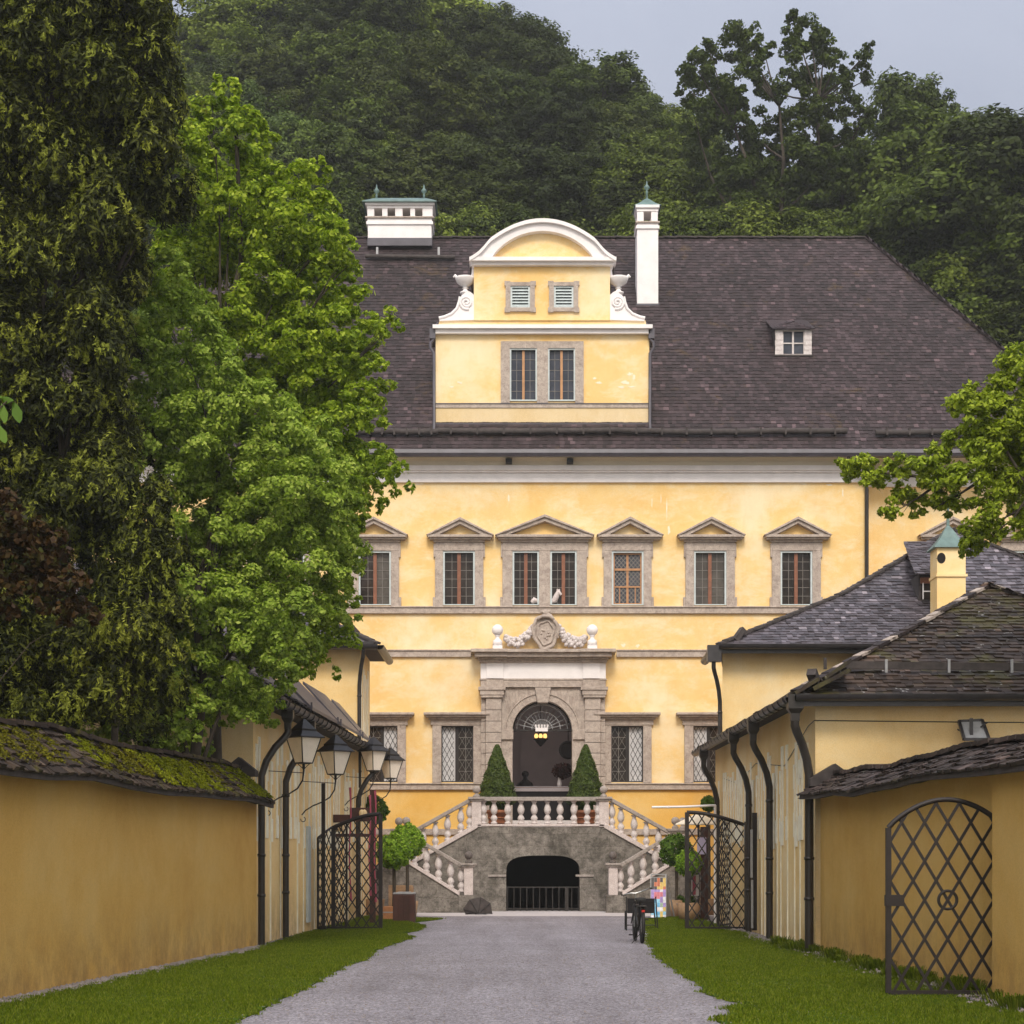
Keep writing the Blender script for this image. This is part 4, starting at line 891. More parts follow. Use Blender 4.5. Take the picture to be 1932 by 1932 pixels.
# ------------------------------------------------------------ staircase
def stairs():
    T=thing('double_staircase',(WX(1020.5,53.6),53.6,0),'grey stone double staircase with marble balustrades leading up to the palace door','staircase')
    YA,YB=53.6,52.2; A=lambda px:WX(px,YA); ZA=lambda py:WZ(py,YA); B=lambda px:WX(px,YB); ZB=lambda py:WZ(py,YB)
    mir=lambda px:2041-px
    mb=MB()
    # front wall with low arch
    ax0,ax1=A(955),A(1094); zs,zt=ZA(1648),ZA(1614); n=16; xc=(ax0+ax1)/2; hw=(ax1-ax0)/2
    arch=[]
    for i in range(n+1):
        a=math.pi*i/n; e=.62; arch.append((xc-hw*(abs(math.cos(a))**e)*(1 if a<math.pi/2 else -1),zs+(zt-zs)*math.sin(a)**e if math.sin(a)>1e-6 else zs))
    top=[(A(905),ZA(1560)),(A(1137),ZA(1560))]
    xl,xr=A(905),A(1137)
    for i in range(n):
        a,b=arch[i],arch[i+1]; ta=(xl+(xr-xl)*i/n,ZA(1560)); tb=(xl+(xr-xl)*(i+1)/n,ZA(1560))
        mb.xz([a,b,tb,ta],YA,YA+.6)
    for s in (0,1):
        g=(lambda p:p) if s==0 else mir
        e0=ax0 if s==0 else ax1
        mb.xz([(e0,0),(e0,zs),(A(g(905)),ZA(1560)),(A(g(894)),ZA(1560)),(A(g(782)),ZA(1626)),(A(g(700)),ZA(1640)),(A(g(700)),0)],YA,YA+.6)
    # landing slab + body behind
    mb.box(A(905),A(1136),YA+.6,YF-.4,2.3,ZA(1560)-.01)
    for s in (0,1):
        g=(lambda p:p) if s==0 else mir
        x0,x1=sorted((A(g(700)),A(g(905))))
        mb.box(x0,x1,YF-2.3,YF-.1,0,1.2)
        # upper flight steps
        ns=9
        for i in range(ns):
            xa=A(g(905-i*13.5)); xb=A(g(905-(i+1)*13.5)); mb.box(min(xa,xb),max(xa,xb),YA+.6,YA+2.2,.0,ZA(1562)-.02-i*.15)
        # lower flight steps
        for i in range(9):
            xa=B(g(866-i*10)); xb=B(g(866-(i+1)*10)); mb.box(min(xa,xb),max(xa,xb),YB+.35,YA-.02,0,.14*(i+1))
        # outer front wall of lower flight
        pts=[(B(g(868)),0),(B(g(868)),ZB(1689)),(B(g(776)),ZB(1632)),(B(g(700)),ZB(1632)),(B(g(700)),0)]
        mb.xz(pts,YB,YB+.35)
        mb.box(min(B(g(700)),B(g(776))),max(B(g(700)),B(g(776))),YB+.35,YA-.02,0,1.36)
        x0,x1=sorted((B(g(866)),B(g(897)))); mb.box(x0,x1,YB-.06,YB+.42,0,ZB(1689))
    # arch hood moulding lines
    wall=mb.build('stair_wall','stairwall',T)
    for s in (0,1):
        g=(lambda p:p) if s==0 else mir
        mb=MB(); x0,x1=sorted((A(g(921)),A(g(955)))); mb.box(x0,x1,YA-.04,YA+.0,ZA(1654),ZA(1650)); mb.build('impost_band','rail',T)
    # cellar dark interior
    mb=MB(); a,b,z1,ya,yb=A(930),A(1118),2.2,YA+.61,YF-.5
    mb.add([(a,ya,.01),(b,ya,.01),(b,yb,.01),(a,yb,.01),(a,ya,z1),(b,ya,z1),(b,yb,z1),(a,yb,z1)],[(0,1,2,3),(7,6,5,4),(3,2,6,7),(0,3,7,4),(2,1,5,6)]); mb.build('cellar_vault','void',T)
    # iron railing in arch
    r=thing('iron_railing',(A(1024),YA+.2,0),'low dark iron railing across the cellar arch under the staircase','railing')
    mb=MB(); mb.box(ax0,ax1,YA+.2,YA+.24,ZA(1675.5),ZA(1673)); mb.box(ax0,ax1,YA+.2,YA+.24,.06,.09); mb.build('rail','pipe',r)
    mb=MB()
    for i in range(12): x=ax0+.04+i*(ax1-ax0-.08)/11; mb.box(x-.012,x+.012,YA+.205,YA+.235,.0,ZA(1674))
    mb.box(A(1068),A(1073),YA+.19,YA+.245,0,ZA(1673)); mb.build('bars','pipe',r)
    # stringers (marble) and rails
    mb=MB()
    mb.box(A(900),A(1141),YA-.03,YA+.45,ZA(1559),ZA(1555))
    for s in (0,1):
        g=(lambda p:p) if s==0 else mir
        mb.xz([(A(g(901)),ZA(1562)),(A(g(901)),ZA(1552)),(A(g(778)),ZA(1622)),(A(g(778)),ZA(1631))],YA-.06,YA+.4)
        mb.xz([(B(g(867)),ZB(1690)),(B(g(867)),ZB(1683)),(B(g(772)),ZB(1624)),(B(g(772)),ZB(1631))],YB-.06,YB+.38)
    mb.build('stringer','stonelow',T,.012)
    mb=MB(); mb.box(A(903),A(1139),YA-.04,YA+.32,ZA(1511),ZA(1503.5))
    for s in (0,1):
        g=(lambda p:p) if s==0 else mir
        mb.xz([(A(g(893)),ZA(1510)),(A(g(893)),ZA(1502)),(A(g(780)),ZA(1565)),(A(g(780)),ZA(1573))],YA-.04,YA+.32)
        mb.xz([(B(g(877)),ZB(1641)),(B(g(877)),ZB(1633)),(B(g(770)),ZB(1570)),(B(g(770)),ZB(1578))],YB-.03,YB+.33)
    mb.build('handrail','rail',T,.015)
    # balusters
    pr=[(.085,0),(.085,.06),(.05,.09),(.07,.13),(.095,.2),(.07,.27),(.035,.34),(.06,.36),(.085,.44),(.095,.52),(.075,.62),(.045,.72),(.05,.76),(.075,.78),(.075,.82)]
    def balu(X,Y,z0,z1):
        h=z1-z0; mb=MB(); mb.lathe([(r_*1.15,z/.82*h) for r_,z in pr],(X,Y,z0),12); mb.build('baluster','baluster',T)
    for px in (912,932,958,983,1008,1033,1057,1083,1108,1129): balu(A(px),YA+.14,ZA(1554.5),ZA(1511))
    for s in (0,1):
        g=(lambda p:p) if s==0 else mir
        for px in (886,869,844,821,798): 
            t=(901-px)/123; zb=1552+70*t+(.0); zt_=1510+63*(893-px)/113
            balu(A(g(px)),YA+.14,ZA(zb+2),ZA(zt_))
        for px in (870,850,827,804,782):
            t=(867-px)/95; balu(B(g(px)),YB+.15,ZB(1683-59*t+3 if t>0 else 1683),ZB(1641-63*(877-px)/107-0))
    # posts
    def post(x,Y,z0,z1,w,mat,cap='rail',ball='rail'):
        mb=MB(); mb.box(x-w/2,x+w/2,Y-.03,Y+.33,z0,z1); p=mb.build('post',mat,T,.01)
        mb=MB(); k=w/2+.10; mb.box(x-k+.04,x+k-.04,Y-.08,Y+.38,z1,z1+.05); mb.box(x-k,x+k,Y-.12,Y+.42,z1+.05,z1+.12); mb.build('cap',cap,p,.01)
        mb=MB(); mb.lathe([(.1,0),(.1,.05),(.05,.09),(.06,.13)],(x,Y+.15,z1+.12),10); mb.sphere((x,Y+.15,z1+.34),.12,12); mb.build('ball',ball,p)
    for px in (899,1139.5): post(A(px),YA,ZA(1560),ZA(1511),.29,'stonelow')
    for px in (884,1157): post(B(px),YB,ZB(1689),ZB(1636),.26,'stonelow','rail','darkball')
    for s in (0,1):
        g=(lambda p:p) if s==0 else mir
        post(B(g(766)),YB,ZB(1632),ZB(1571),.28,'stonelow','rail','rail'); post(A(g(752)),YA,ZA(1640),ZA(1571),.28,'stonelow')
stairs()
# ------------------------------------------------------------ wings (side buildings)
def swan(mb,p0,p1,zb,r=.065):
    """downpipe from gutter outlet p0 swinging to the wall at p1.xy down to zb"""
    a=Vector(p0); b=Vector((p1[0],p1[1],a.z-.95)); 
    pts=[a,a+Vector((0,0,-.18)),a.lerp(b,.12)+Vector((0,0,-.16)),a.lerp(b,.5),a.lerp(b,.82)+Vector((0,0,.05)),b+Vector((0,0,-.05)),b+Vector((0,0,-.3)),Vector((b.x,b.y,zb))]
    mb.tube(pts,r,10); 
    for z in (b.z-.35,zb+.9,zb+.05+(b.z-zb)*.5): mb.lathe([(r*1.18,0),(r*1.18,.05)],(b.x,b.y,z),10)
def hopper(mb,x,y,z,s=.15): mb.lathe([(s*.55,-.42),(s*.6,-.3),(s*1.0,-.22),(s*1.05,.02)],(x,y,z),4,0,False,R(45))
def stripes(mb,fn,Y0,Y1,side,zlo=1.9,zhi=3.6,n=9,seed=1):
    """faded painted vertical lines with pale end blocks on the plaster, a few mm proud"""
    rd=random.Random(seed)
    y=Y0
    while y<Y1:
        if rd.random()<.82:
            x=fn(y); zt=zhi+rd.uniform(-.25,.25); o=.006*side; w=rd.uniform(.14,.3)
            zb=zlo+rd.uniform(-.12,.12)
            for a,b,ww,m in ((zt-.45,zt,w,0),(zb,zb+.45,w,0),(zb+.45,zt-.45,w*.5,0),(.02,zb,w*.22,0) if rd.random()<.35 else (zb+.45,zb+.46,w*.2,0)):
                x2=fn(y+ww)
                o=.022*side; mb.add([(x+o,y,a),(x2+o,y+ww,a),(x2+o,y+ww,b),(x+o,y,b)],[(0,1,2,3)],n); mb.add([(x,y,a),(x+o,y,a),(x+o,y,b),(x,y,b)],[(0,1,2,3)],n); mb.add([(x+o,y,b),(x2+o,y+ww,b),(x2,y+ww,b),(x,y,b)],[(0,1,2,3)],n)
        y+=rd.uniform(.26,.55)
def gutterline(mb,a,b,r=.10):
    a=Vector(a);b=Vector(b);d=(b-a).normalized();s=d.cross(Vector((0,0,1))).normalized();k=7
    for q in range(2):
        ring=[]
        for i in range(k+1):
            t=math.pi*i/k; rr=r-(.012*q); ring.append(s*math.cos(t)*rr+Vector((0,0,-math.sin(t)*rr-.012*q)))
        vs=[a+p for p in ring]+[b+p for p in ring]; mb.add(vs,[(i,i+1,i+k+2,i+k+1) for i in range(k)],0,True); mb.add(vs,[(0,k,2*k+1,k+1)],0); mb.add(vs,[tuple(range(k+1)),tuple(range(2*k+1,k,-1))],0)
def left_low():
    T=thing('low_side_building',(wallL(40),40,0),'low yellow side building on the left with lanterns, brackets and brown downpipes','building')
    Y0,Y1=33.0,50.6; x0,x1=wallL(Y0),wallL(Y1); H=4.45; D=4.8
    mb=MB(); mb.add([(x0,Y0,0),(x1,Y1,0),(x1,Y1,H),(x0,Y0,H)],[(0,1,2,3)],0); mb.add([(x0,Y0,0),(x0-D,Y0,0),(x0-D,Y0,H),(x0,Y0,H)],[(3,2,1,0)],1)
    mb.add([(x0-D,Y0,0),(x1-D,Y1,0),(x1-D,Y1,H),(x0-D,Y0,H)],[(3,2,1,0)],0); mb.add([(x1,Y1,0),(x1-D,Y1,0),(x1-D,Y1,H),(x1,Y1,H)],[(0,1,2,3)],0)
    stripes(mb,lambda y:wallL(y),33.2,50.2,1,1.9,3.7,2,3); mb.build('wall',['wing','cream','stripe'],T)
    # far-end grey blue window strip near gate
    ov=.5; e0=Vector((x0+ov,Y0-.4,H)); e1=Vector((x1+ov,Y1+.2,H)); rz=6.5; xm=-7.0
    r0=Vector((xm-.2,Y0+2.2,rz)); r1=Vector((xm+.6,Y1,rz)); l0=Vector((x0-D-ov,Y0-.4,H)); l1=Vector((x1-D-ov,Y1+.2,H))
    mb=MB(); shingles(mb,e0,e1,r1,r0,.17,.16,.028,.55,0,1,0,.02); shingles(mb,l0,e0,r0,r0,.2,.17,.025,.5); shingles(mb,l1,l0,r0,r1,.3,.3,.025,.4)
    mb.add([e0,e1,l1,l0],[(0,1,2,3)],1)
    for i in range(70):   # ragged verge tiles along the eave
        t=i/70; p=e0.lerp(e1,t); mb.bar(p+Vector((.0,0,.03)),p+Vector((-.35,.02,.24+random.uniform(0,.05))),.2,.05,0)
    hipcaps(mb,e0+Vector((0,0,.05)),r0,.2,.26,.06,2)
    mb.build('roof',['roofM','log','roofG'],T)
    # standing metal sheet panels on the roof slope
    mb=MB()
    def on(Y,u,o): # u metres up the slope
        a=e0.lerp(e1,(Y-e0.y)/(e1.y-e0.y)); b=r0.lerp(r1,min(1,max(0,(Y-r0.y)/(r1.y-r0.y)))); d=(b-a); d.y=0; d.normalize(); n=Vector((-d.z,0,d.x)); n=n if n.z>0 else -n
        return a+d*u+n*o
    for Ya,Yb,u0,u1 in ((38.2,42.3,.35,1.9),(42.5,46.2,.3,1.6),(46.4,47.9,.25,1.45)):
        p=[on(Ya,u0,.12),on(Yb,u0,.12),on(Yb,u1,.42),on(Ya,u1,.42)]; q=[v+Vector((0,0,.07)) for v in p]
        mb.add(p+q,[(0,1,2,3),(7,6,5,4),(0,4,5,1),(1,5,6,2),(2,6,7,3),(3,7,4,0)],0)
        for v in (p[0],p[1]): mb.bar(v,v+Vector((0,0,.16)),.04,.04)
    mb.build('roof_sheet','flash',T)
    mb=MB(); gutterline(mb,e0+Vector((.08,0,.0)),e1+Vector((.08,0,0)),.11); gutterline(mb,l0+Vector((0,-.06,0)),e0+Vector((0,-.06,0)),.1)
    for i in range(30): p=e0.lerp(e1,(i+.3)/30); mb.torus(p+Vector((.08,0,0)),.118,.012,'y',8,4,0,math.pi,2*math.pi)
    mb.box(l0.x,e0.x,e0.y-.03,e0.y+.02,H-.16,H-.0)
    mb.build('gutter','gutter',T)
    for px,Yp in ((491,33.2),(540,35.9),(676,47.4)):
        mb=MB(); gx=wallL(Yp)+ov+.06; hopper(mb,gx,Yp+.35,H-.02); swan(mb,(gx,Yp+.35,H-.32),(wallL(Yp)+.12,Yp,0),.0,.066); mb.build('downpipe','pipe',T)
left_low()
def left_tall():
    Yf=48.6; C=lambda px:WX(px,Yf); Z=lambda py:WZ(py,Yf)
    T=thing('tall_side_building',(C(680),Yf,0),'taller yellow side building with dark hipped roof behind the low left building','building')
    x1=C(680); x0=-16; H=Z(1221); Y1=51.8; mb=MB()
    mb.box(x0,x1,Yf,Y1,0,H); mb.box(x0,x1+.0,Yf-.012,Yf,H-.35,H-.3,0); stripes(mb,lambda y:x1,Yf+.2,Y1-.3,1,4.9,6.8,1,8); mb.build('wall',['wing','stripe'],T)
    ov=.5; e1=Vector((x1+ov,Yf-ov,H)); e0=Vector((x0,Yf-ov,H)); b1=Vector((x1+ov,Y1+ov+.5,H)); 
    pk=Vector((x1-5,Yf+4.5,H+3.0)); pl=Vector((x0,Yf+4.5,H+3.0)); b0=Vector((x0,Yf+9,H)); b1=Vector((x1+ov,Yf+9,H))
    e1b=Vector((x1+ov,Y1+.2,H)); 
    mb=MB(); shingles(mb,e0,e1,pk,pl,.17,.17,.026,.4,0); 
    mb.add([e1,Vector((x1+ov,Y1+.2,H)),Vector((x1-2.6,Y1+.2,H+1.55)),pk],[(0,1,2,3)],1)
    mb.add([pl,pk,Vector((x1-2.6,Y1+.2,H+1.55)),Vector((x1+ov,Y1+.2,H)),Vector((x0,Y1+.2,H))],[(0,1,2,3,4)],1)
    hipcaps(mb,e1,pk,.22,.25,.06,1); mb.bar(e1+Vector((-.62,.75,.38)),e1+Vector((-.95,.35,.72)),.2,.12,1)
    mb.box(x0,x1+ov,Yf-ov,Yf+.0,H-.02,H,1); mb.box(x1,x1+ov,Yf-ov,Y1+.2,H-.021,H-.001,1)
    mb.build('roof',['roofR','log'],T)
    mb=MB(); mb.box(x0,x1+ov,Yf-ov-.05,Yf-ov+.02,H-.12,H+.08); gutterline(mb,(x0,Yf-ov-.1,H),(x1+ov,Yf-ov-.1,H),.12); gutterline(mb,(x1+ov+.05,Yf-ov,H),(x1+ov+.05,Y1+.2,H),.12); mb.build('gutter','gutter',T)
    mb=MB(); swan(mb,(x1+.12,Yf-.48,H-.05),(x1-.02,Yf-.12,0),3.0,.055); mb.build('downpipe','pipe',T)
left_tall()
def right_low():
    T=thing('low_side_building',(5.15,38,0),'low yellow side building on the right with mossy hipped roof and four downpipes','building')
    Y0,Y1,X0,X1,H=30.6,45.6,5.15,13.5,4.32; mb=MB(); mb.box(X0,X1,Y0,Y1,0,H); stripes(mb,lambda y:X0,31.3,45,-1,1.9,3.5,1,5); mb.build('wall',['wing','stripe'],T)
    ov=.42; e=Vector((X0-ov,Y0-ov,H+.02)); pk=W(1866,1106,35.0); f=Vector((2*pk.x-e.x,e.y,e.z)); b=Vector((X0-ov,Y1+.3,e.z)); bb=Vector((f.x,Y1+.3,e.z)); pb=Vector((pk.x,Y1+.3,pk.z))
    mb=MB(); shingles(mb,e,f,pk,pk,.165,.15,.026,.5,0); shingles(mb,b,e,pk,pb,.165,.15,.03,.6,0,1,0,.03); shingles(mb,f,bb,pb,pk,.3,.3,.026,.4,0); mb.add([e,f,bb,b],[(0,3,2,1)],1); mb.add([b,pb,bb],[(0,1,2)],1)
    hipcaps(mb,e+Vector((0,0,.02)),pk,.17,.33,.05,2,3); hipcaps(mb,f,pk,.17,.33,.05,2,3); hipcaps(mb,pk,pb,.2,.3,.05,2)
    for i in range(75):
        p=e.lerp(b,i/75); mb.bar(p+Vector((0,0,.03)),p+Vector((.4,.02,.24+random.uniform(0,.07))),.19,.055,0)
    for i in range(48):  # thick courses of stacked shingles rising along the left verge
        t=i/48; p=e.lerp(b,t)+Vector((.5,0,.34)); p+=Vector((0,0,-.16)); mb.bar(p+Vector((-.2,-.0,-.08)),p+Vector((.42,.0,.26+random.uniform(-.02,.06))),.25,.07,0); mb.bar(p+Vector((.0,.05,.10)),p+Vector((.45,.05,.36+random.uniform(-.02,.05))),.22,.06,0)
    q=e+Vector((.42,.42,.27)); mb.bar(q,q+Vector((-.1,-.2,.15)),.16,.13,1)
    roof=mb.build('roof',['roofM','log','roofG','stone'],T)
    # snow board with brackets
    def on(px,py,o=0):
        n=(f-e).cross(pk-e).normalized(); n=n if n.z>0 else -n
        d=Vector(((px-CX)/F,1,(HY-py)/F)); og=Vector((0,0,EH)); t=(e-og).dot(n)/d.dot(n); return og+d*t+n*o
    mb=MB(); a=on(1590,1271,.16); c=on(2040,1276,.16); mb.bar(a,c,.05,.13)
    for px in (1669,1787,1905): q=on(px,1277,.2); mb.box(q.x-.02,q.x+.02,q.y-.06,q.y-.02,q.z-.12,q.z+.11,1)
    q=on(1556,1262,.1); mb.box(q.x-.025,q.x+.025,q.y-.025,q.y+.025,q.z-.1,q.z+.1,0)
    mb.build('snow_guard',['log','grey'],roof)
    mb=MB(); mb.box(e.x,f.x,e.y-.02,e.y+.03,H-.16,H+.05); gutterline(mb,(e.x,e.y-.1,H+.02),(f.x,e.y-.1,H+.02),.1); gutterline(mb,(e.x-.06,e.y,H),(b.x-.06,b.y,H-.03),.11)
    for i in range(26): p=e.lerp(b,(i+.3)/26); mb.torus(p+Vector((-.06,0,-.02)),.118,.012,'y',8,4,0,math.pi,2*math.pi)
    mb.build('gutter','gutter',T)
    mb=MB(); gx=X0-ov-.06; hopper(mb,gx+.08,Y0-.34,H+.02,.18); swan(mb,(gx+.08,Y0-.34,H-.3),(5.03,Y0-.1,0),0,.075); mb.build('downpipe','pipe',T)
    for Yp in (35.2,38.3,44.2):
        mb=MB(); hopper(mb,gx,Yp-.3,H-.02); swan(mb,(gx,Yp-.3,H-.32),(5.03,Yp,0),.0,.066); mb.build('downpipe','pipe',T)
    # cable along the wall
    mb=MB(); mb.tube([(5.145,44,3.55),(5.14,41,3.3),(5.14,38,3.6),(5.14,34,3.35),(5.13,31.2,3.9),(5.13,30.585,3.95),(8,30.585,3.92),(13,30.585,3.9)],.008,4); mb.build('cable','pipe',T)
    # tilted glazed hatch on the front wall, seen over the coping
    Yh=29.9; h=thing('tilted_window',(WX(1842,Yh),Yh,WZ(1390,Yh)),'grey metal-framed window pane tilted open above the right garden wall','window')
    C=lambda px:WX(px,Yh); Z=lambda py:WZ(py,Yh)
    a=[(C(1819),Yh,Z(1395)),(C(1866),Yh,Z(1395)),(C(1866),Yh+.45,Z(1355)),(C(1822),Yh+.45,Z(1357))]
    mb=MB()
    for i in range(4): mb.bar(a[i],a[(i+1)%4],.05,.05)
    mb.box(C(1833),C(1839),Yh+.1,Yh+.14,Z(1395),Z(1354)); mb.bar((C(1821),Yh+.5,Z(1372)),(C(1830),Yh+.1,Z(1388)),.02); mb.bar((C(1845),Yh+.65,Z(1385)),(C(1866),Yh+.1,Z(1362)),.02); mb.build('frame','gutter',h)
    mb=MB(); mb.ext(a,(0,.015,.01)); mb.build('pane','grey',h)
right_low()
def right_tall():
    Yf=46.0; C=lambda px:WX(px,Yf); Z=lambda py:WZ(py,Yf)
    T=thing('tall_side_building',(C(1362),Yf,0),'taller yellow side building on the right with wide grey hipped roof','building')
    x0=C(1363); H=Z(1222); X1=22; xb=x0+1.4; Yb=54.5
    mb=MB(); mb.ext([(x0,Yf,0),(X1,Yf,0),(X1,Yb,0),(xb,Yb,0)],(0,0,H)); mb.build('wall','wing',T)
    e=Vector((x0-.16,Yf-.5,H)); pk=Vector((WX(1797,51.5),51.5,WZ(1000,51.5))); f=Vector((2*pk.x-e.x,Yf-.5,H)); bl=Vector((xb-.3,Yb+.3,H)); br=Vector((f.x,Yb+.3,H))
    mb=MB()
    # slightly sagging front slope: two pitches
    m1=e.lerp(pk,.5)+Vector((0,0,-.28)); m2=f.lerp(pk,.5)+Vector((0,0,-.28))
    shingles(mb,e,f,m2,m1,.17,.16,.026,.4,0); shingles(mb,m1,m2,pk,pk,.17,.16,.026,.4,0); mb.add([bl,e,m1,pk],[(0,1,2,3)],1); mb.add([bl,pk,br],[(0,1,2)],1); mb.add([f,br,pk,m2],[(0,1,2,3)],1); mb.add([e,bl,br,f],[(0,1,2,3)],1)
    hipcaps(mb,e,m1,.2,.25,.06,1); hipcaps(mb,m1,pk,.2,.25,.06,1); hipcaps(mb,f,m2,.2,.25,.06,1); hipcaps(mb,m2,pk,.2,.25,.06,1)
    q=e+Vector((.45,.25,.16)); mb.bar(q,q+Vector((.22,.1,.3)),.16,.14,1)
    roof=mb.build('roof',['roofR','log'],T)
    mb=MB(); mb.box(e.x,f.x,e.y-.03,e.y+.03,H-.2,H+.03); gutterline(mb,(e.x,e.y-.1,H+.02),(f.x,e.y-.1,H+.02),.13); gutterline(mb,(e.x-.08,e.y,H-.02),(e.x-.02,e.y+3,H-.06),.12); mb.box(e.x-.28,e.x+.06,e.y-.12,e.y+.1,H-.42,H+.0); mb.box(WX(1331,Yf+1.2),e.x-.1,e.y+1.2,e.y+1.5,H-.25,H-.05); mb.build('gutter','gutter',T)
    mb=MB(); swan(mb,(e.x-.12,e.y,H-.38),(x0-.07,Yf-.06,0),2.5,.055); mb.build('downpipe','pipe',T)
    def on(px,py,o=0):
        a,b,c=(e,f,m1); n=(b-a).cross(c-a).normalized(); n=n if n.z>0 else -n
        d=Vector(((px-CX)/F,1,(HY-py)/F)); og=Vector((0,0,EH)); t=(a-og).dot(n)/d.dot(n); return og+d*t+n*o
    # chimney
    q=on(1795,1190); Yc=q.y; D=lambda px:WX(px,Yc); E=lambda py:WZ(py,Yc)
    mb=MB(); y0,y1=Yc,Yc+.75; mb.box(D(1768),D(1822),y0,y1,E(1230),E(1088)); mb.box(D(1766),D(1825),y0-.04,y1+.04,E(1088),E(1083)); mb.box(D(1768),D(1822),y0,y1,E(1083),E(1032)); 
    hx,hz=D(1776),E(1053); pts=[(hx+.11*math.cos(2*math.pi*i/16),hz+.14*math.sin(2*math.pi*i/16)) for i in range(16)]; mb.xz(pts,y0-.006,y0+.1,1)
    ch=mb.build('chimney',['wing','void'],roof)
    mb=MB(); mb.lathe([(.66,0),(.34,.28),(.16,.5),(.05,.62),(.035,1.1),(.001,1.2)],((D(1768)+D(1822))/2,(y0+y1)/2,E(1033)),4,0,False,R(45)); tag(mb.build('chimney_cap','copper',roof))
    # dormer
    q=on(1745,1135); Yd=q.y; D=lambda px:WX(px,Yd); E=lambda py:WZ(py,Yd)
    mb=MB(); mb.box(D(1733),D(1772),Yd,Yd+1.6,E(1136),E(1084),1); mb.box(D(1738),D(1768),Yd-.02,Yd,E(1131),E(1102),2); mb.box(D(1740),D(1742),Yd-.05,Yd-.02,E(1131),E(1100),3); mb.box(D(1740),D(1772),Yd-.045,Yd-.02,E(1117),E(1115),3); mb.box(D(1736),D(1772),Yd-.04,Yd,E(1101),E(1090),4)
    shingles(mb,(D(1722),Yd-.3,E(1086)),(D(1790),Yd-.3,E(1086)),(D(1790)+.3,Yd+2.6,E(1086)+1.35),(D(1745),Yd+2.6,E(1086)+1.35),.17,.16,.025,.4,0)
    mb.build('roof_dormer',['roofR','log','glass','white','wood'],T)
right_tall()
# ------------------------------------------------------------ garden walls with shingled coping
def coping(mb,fn,Y0,Y1,z,side,ridgez,seg=1.6,ov=.36,thick=.5,m=0):
    """fn(Y)=inner wall face X; side=+1 if path lies at +X of the wall (left wall)"""
    n=max(1,int((Y1-Y0)/seg)); 
    for i in range(n):
        a=Y0+(Y1-Y0)*i/n; b=Y0+(Y1-Y0)*(i+1)/n
        z0=z+.03*math.sin(a*.9)+.02*math.sin(a*2.3); z1=z+.03*math.sin(b*.9)+.02*math.sin(b*2.3)
        ia=Vector((fn(a)+side*ov,a,z0)); ib=Vector((fn(b)+side*ov,b,z1)); ra=Vector((fn(a)-side*thick/2,a,ridgez+z0-z)); rb=Vector((fn(b)-side*thick/2,b,ridgez+z1-z)); oa=Vector((fn(a)-side*(thick+ov),a,z0)); ob=Vector((fn(b)-side*(thick+ov),b,z1))
        if side>0: shingles(mb,ia,ib,rb,ra,.135,.15,.03,.6,0,1,0,.006); shingles(mb,ob,oa,ra,rb,.2,.2,.03,.5,0)
        else: shingles(mb,ib,ia,ra,rb,.15,.19,.026,.45,0,1,0,.008); shingles(mb,oa,ob,rb,ra,.2,.2,.03,.5,0)
        mb.add([ia,ib,ob,oa],[(0,1,2,3)],1)
        # eave board edge and ridge
        mb.bar(ia+Vector((-side*.05,0,-.035)),ib+Vector((-side*.05,0,-.035)),.05,.07,1)
        hipcaps(mb,ra+Vector((0,0,.0)),rb+Vector((0,0,.0)),.2,.25,.055,0)
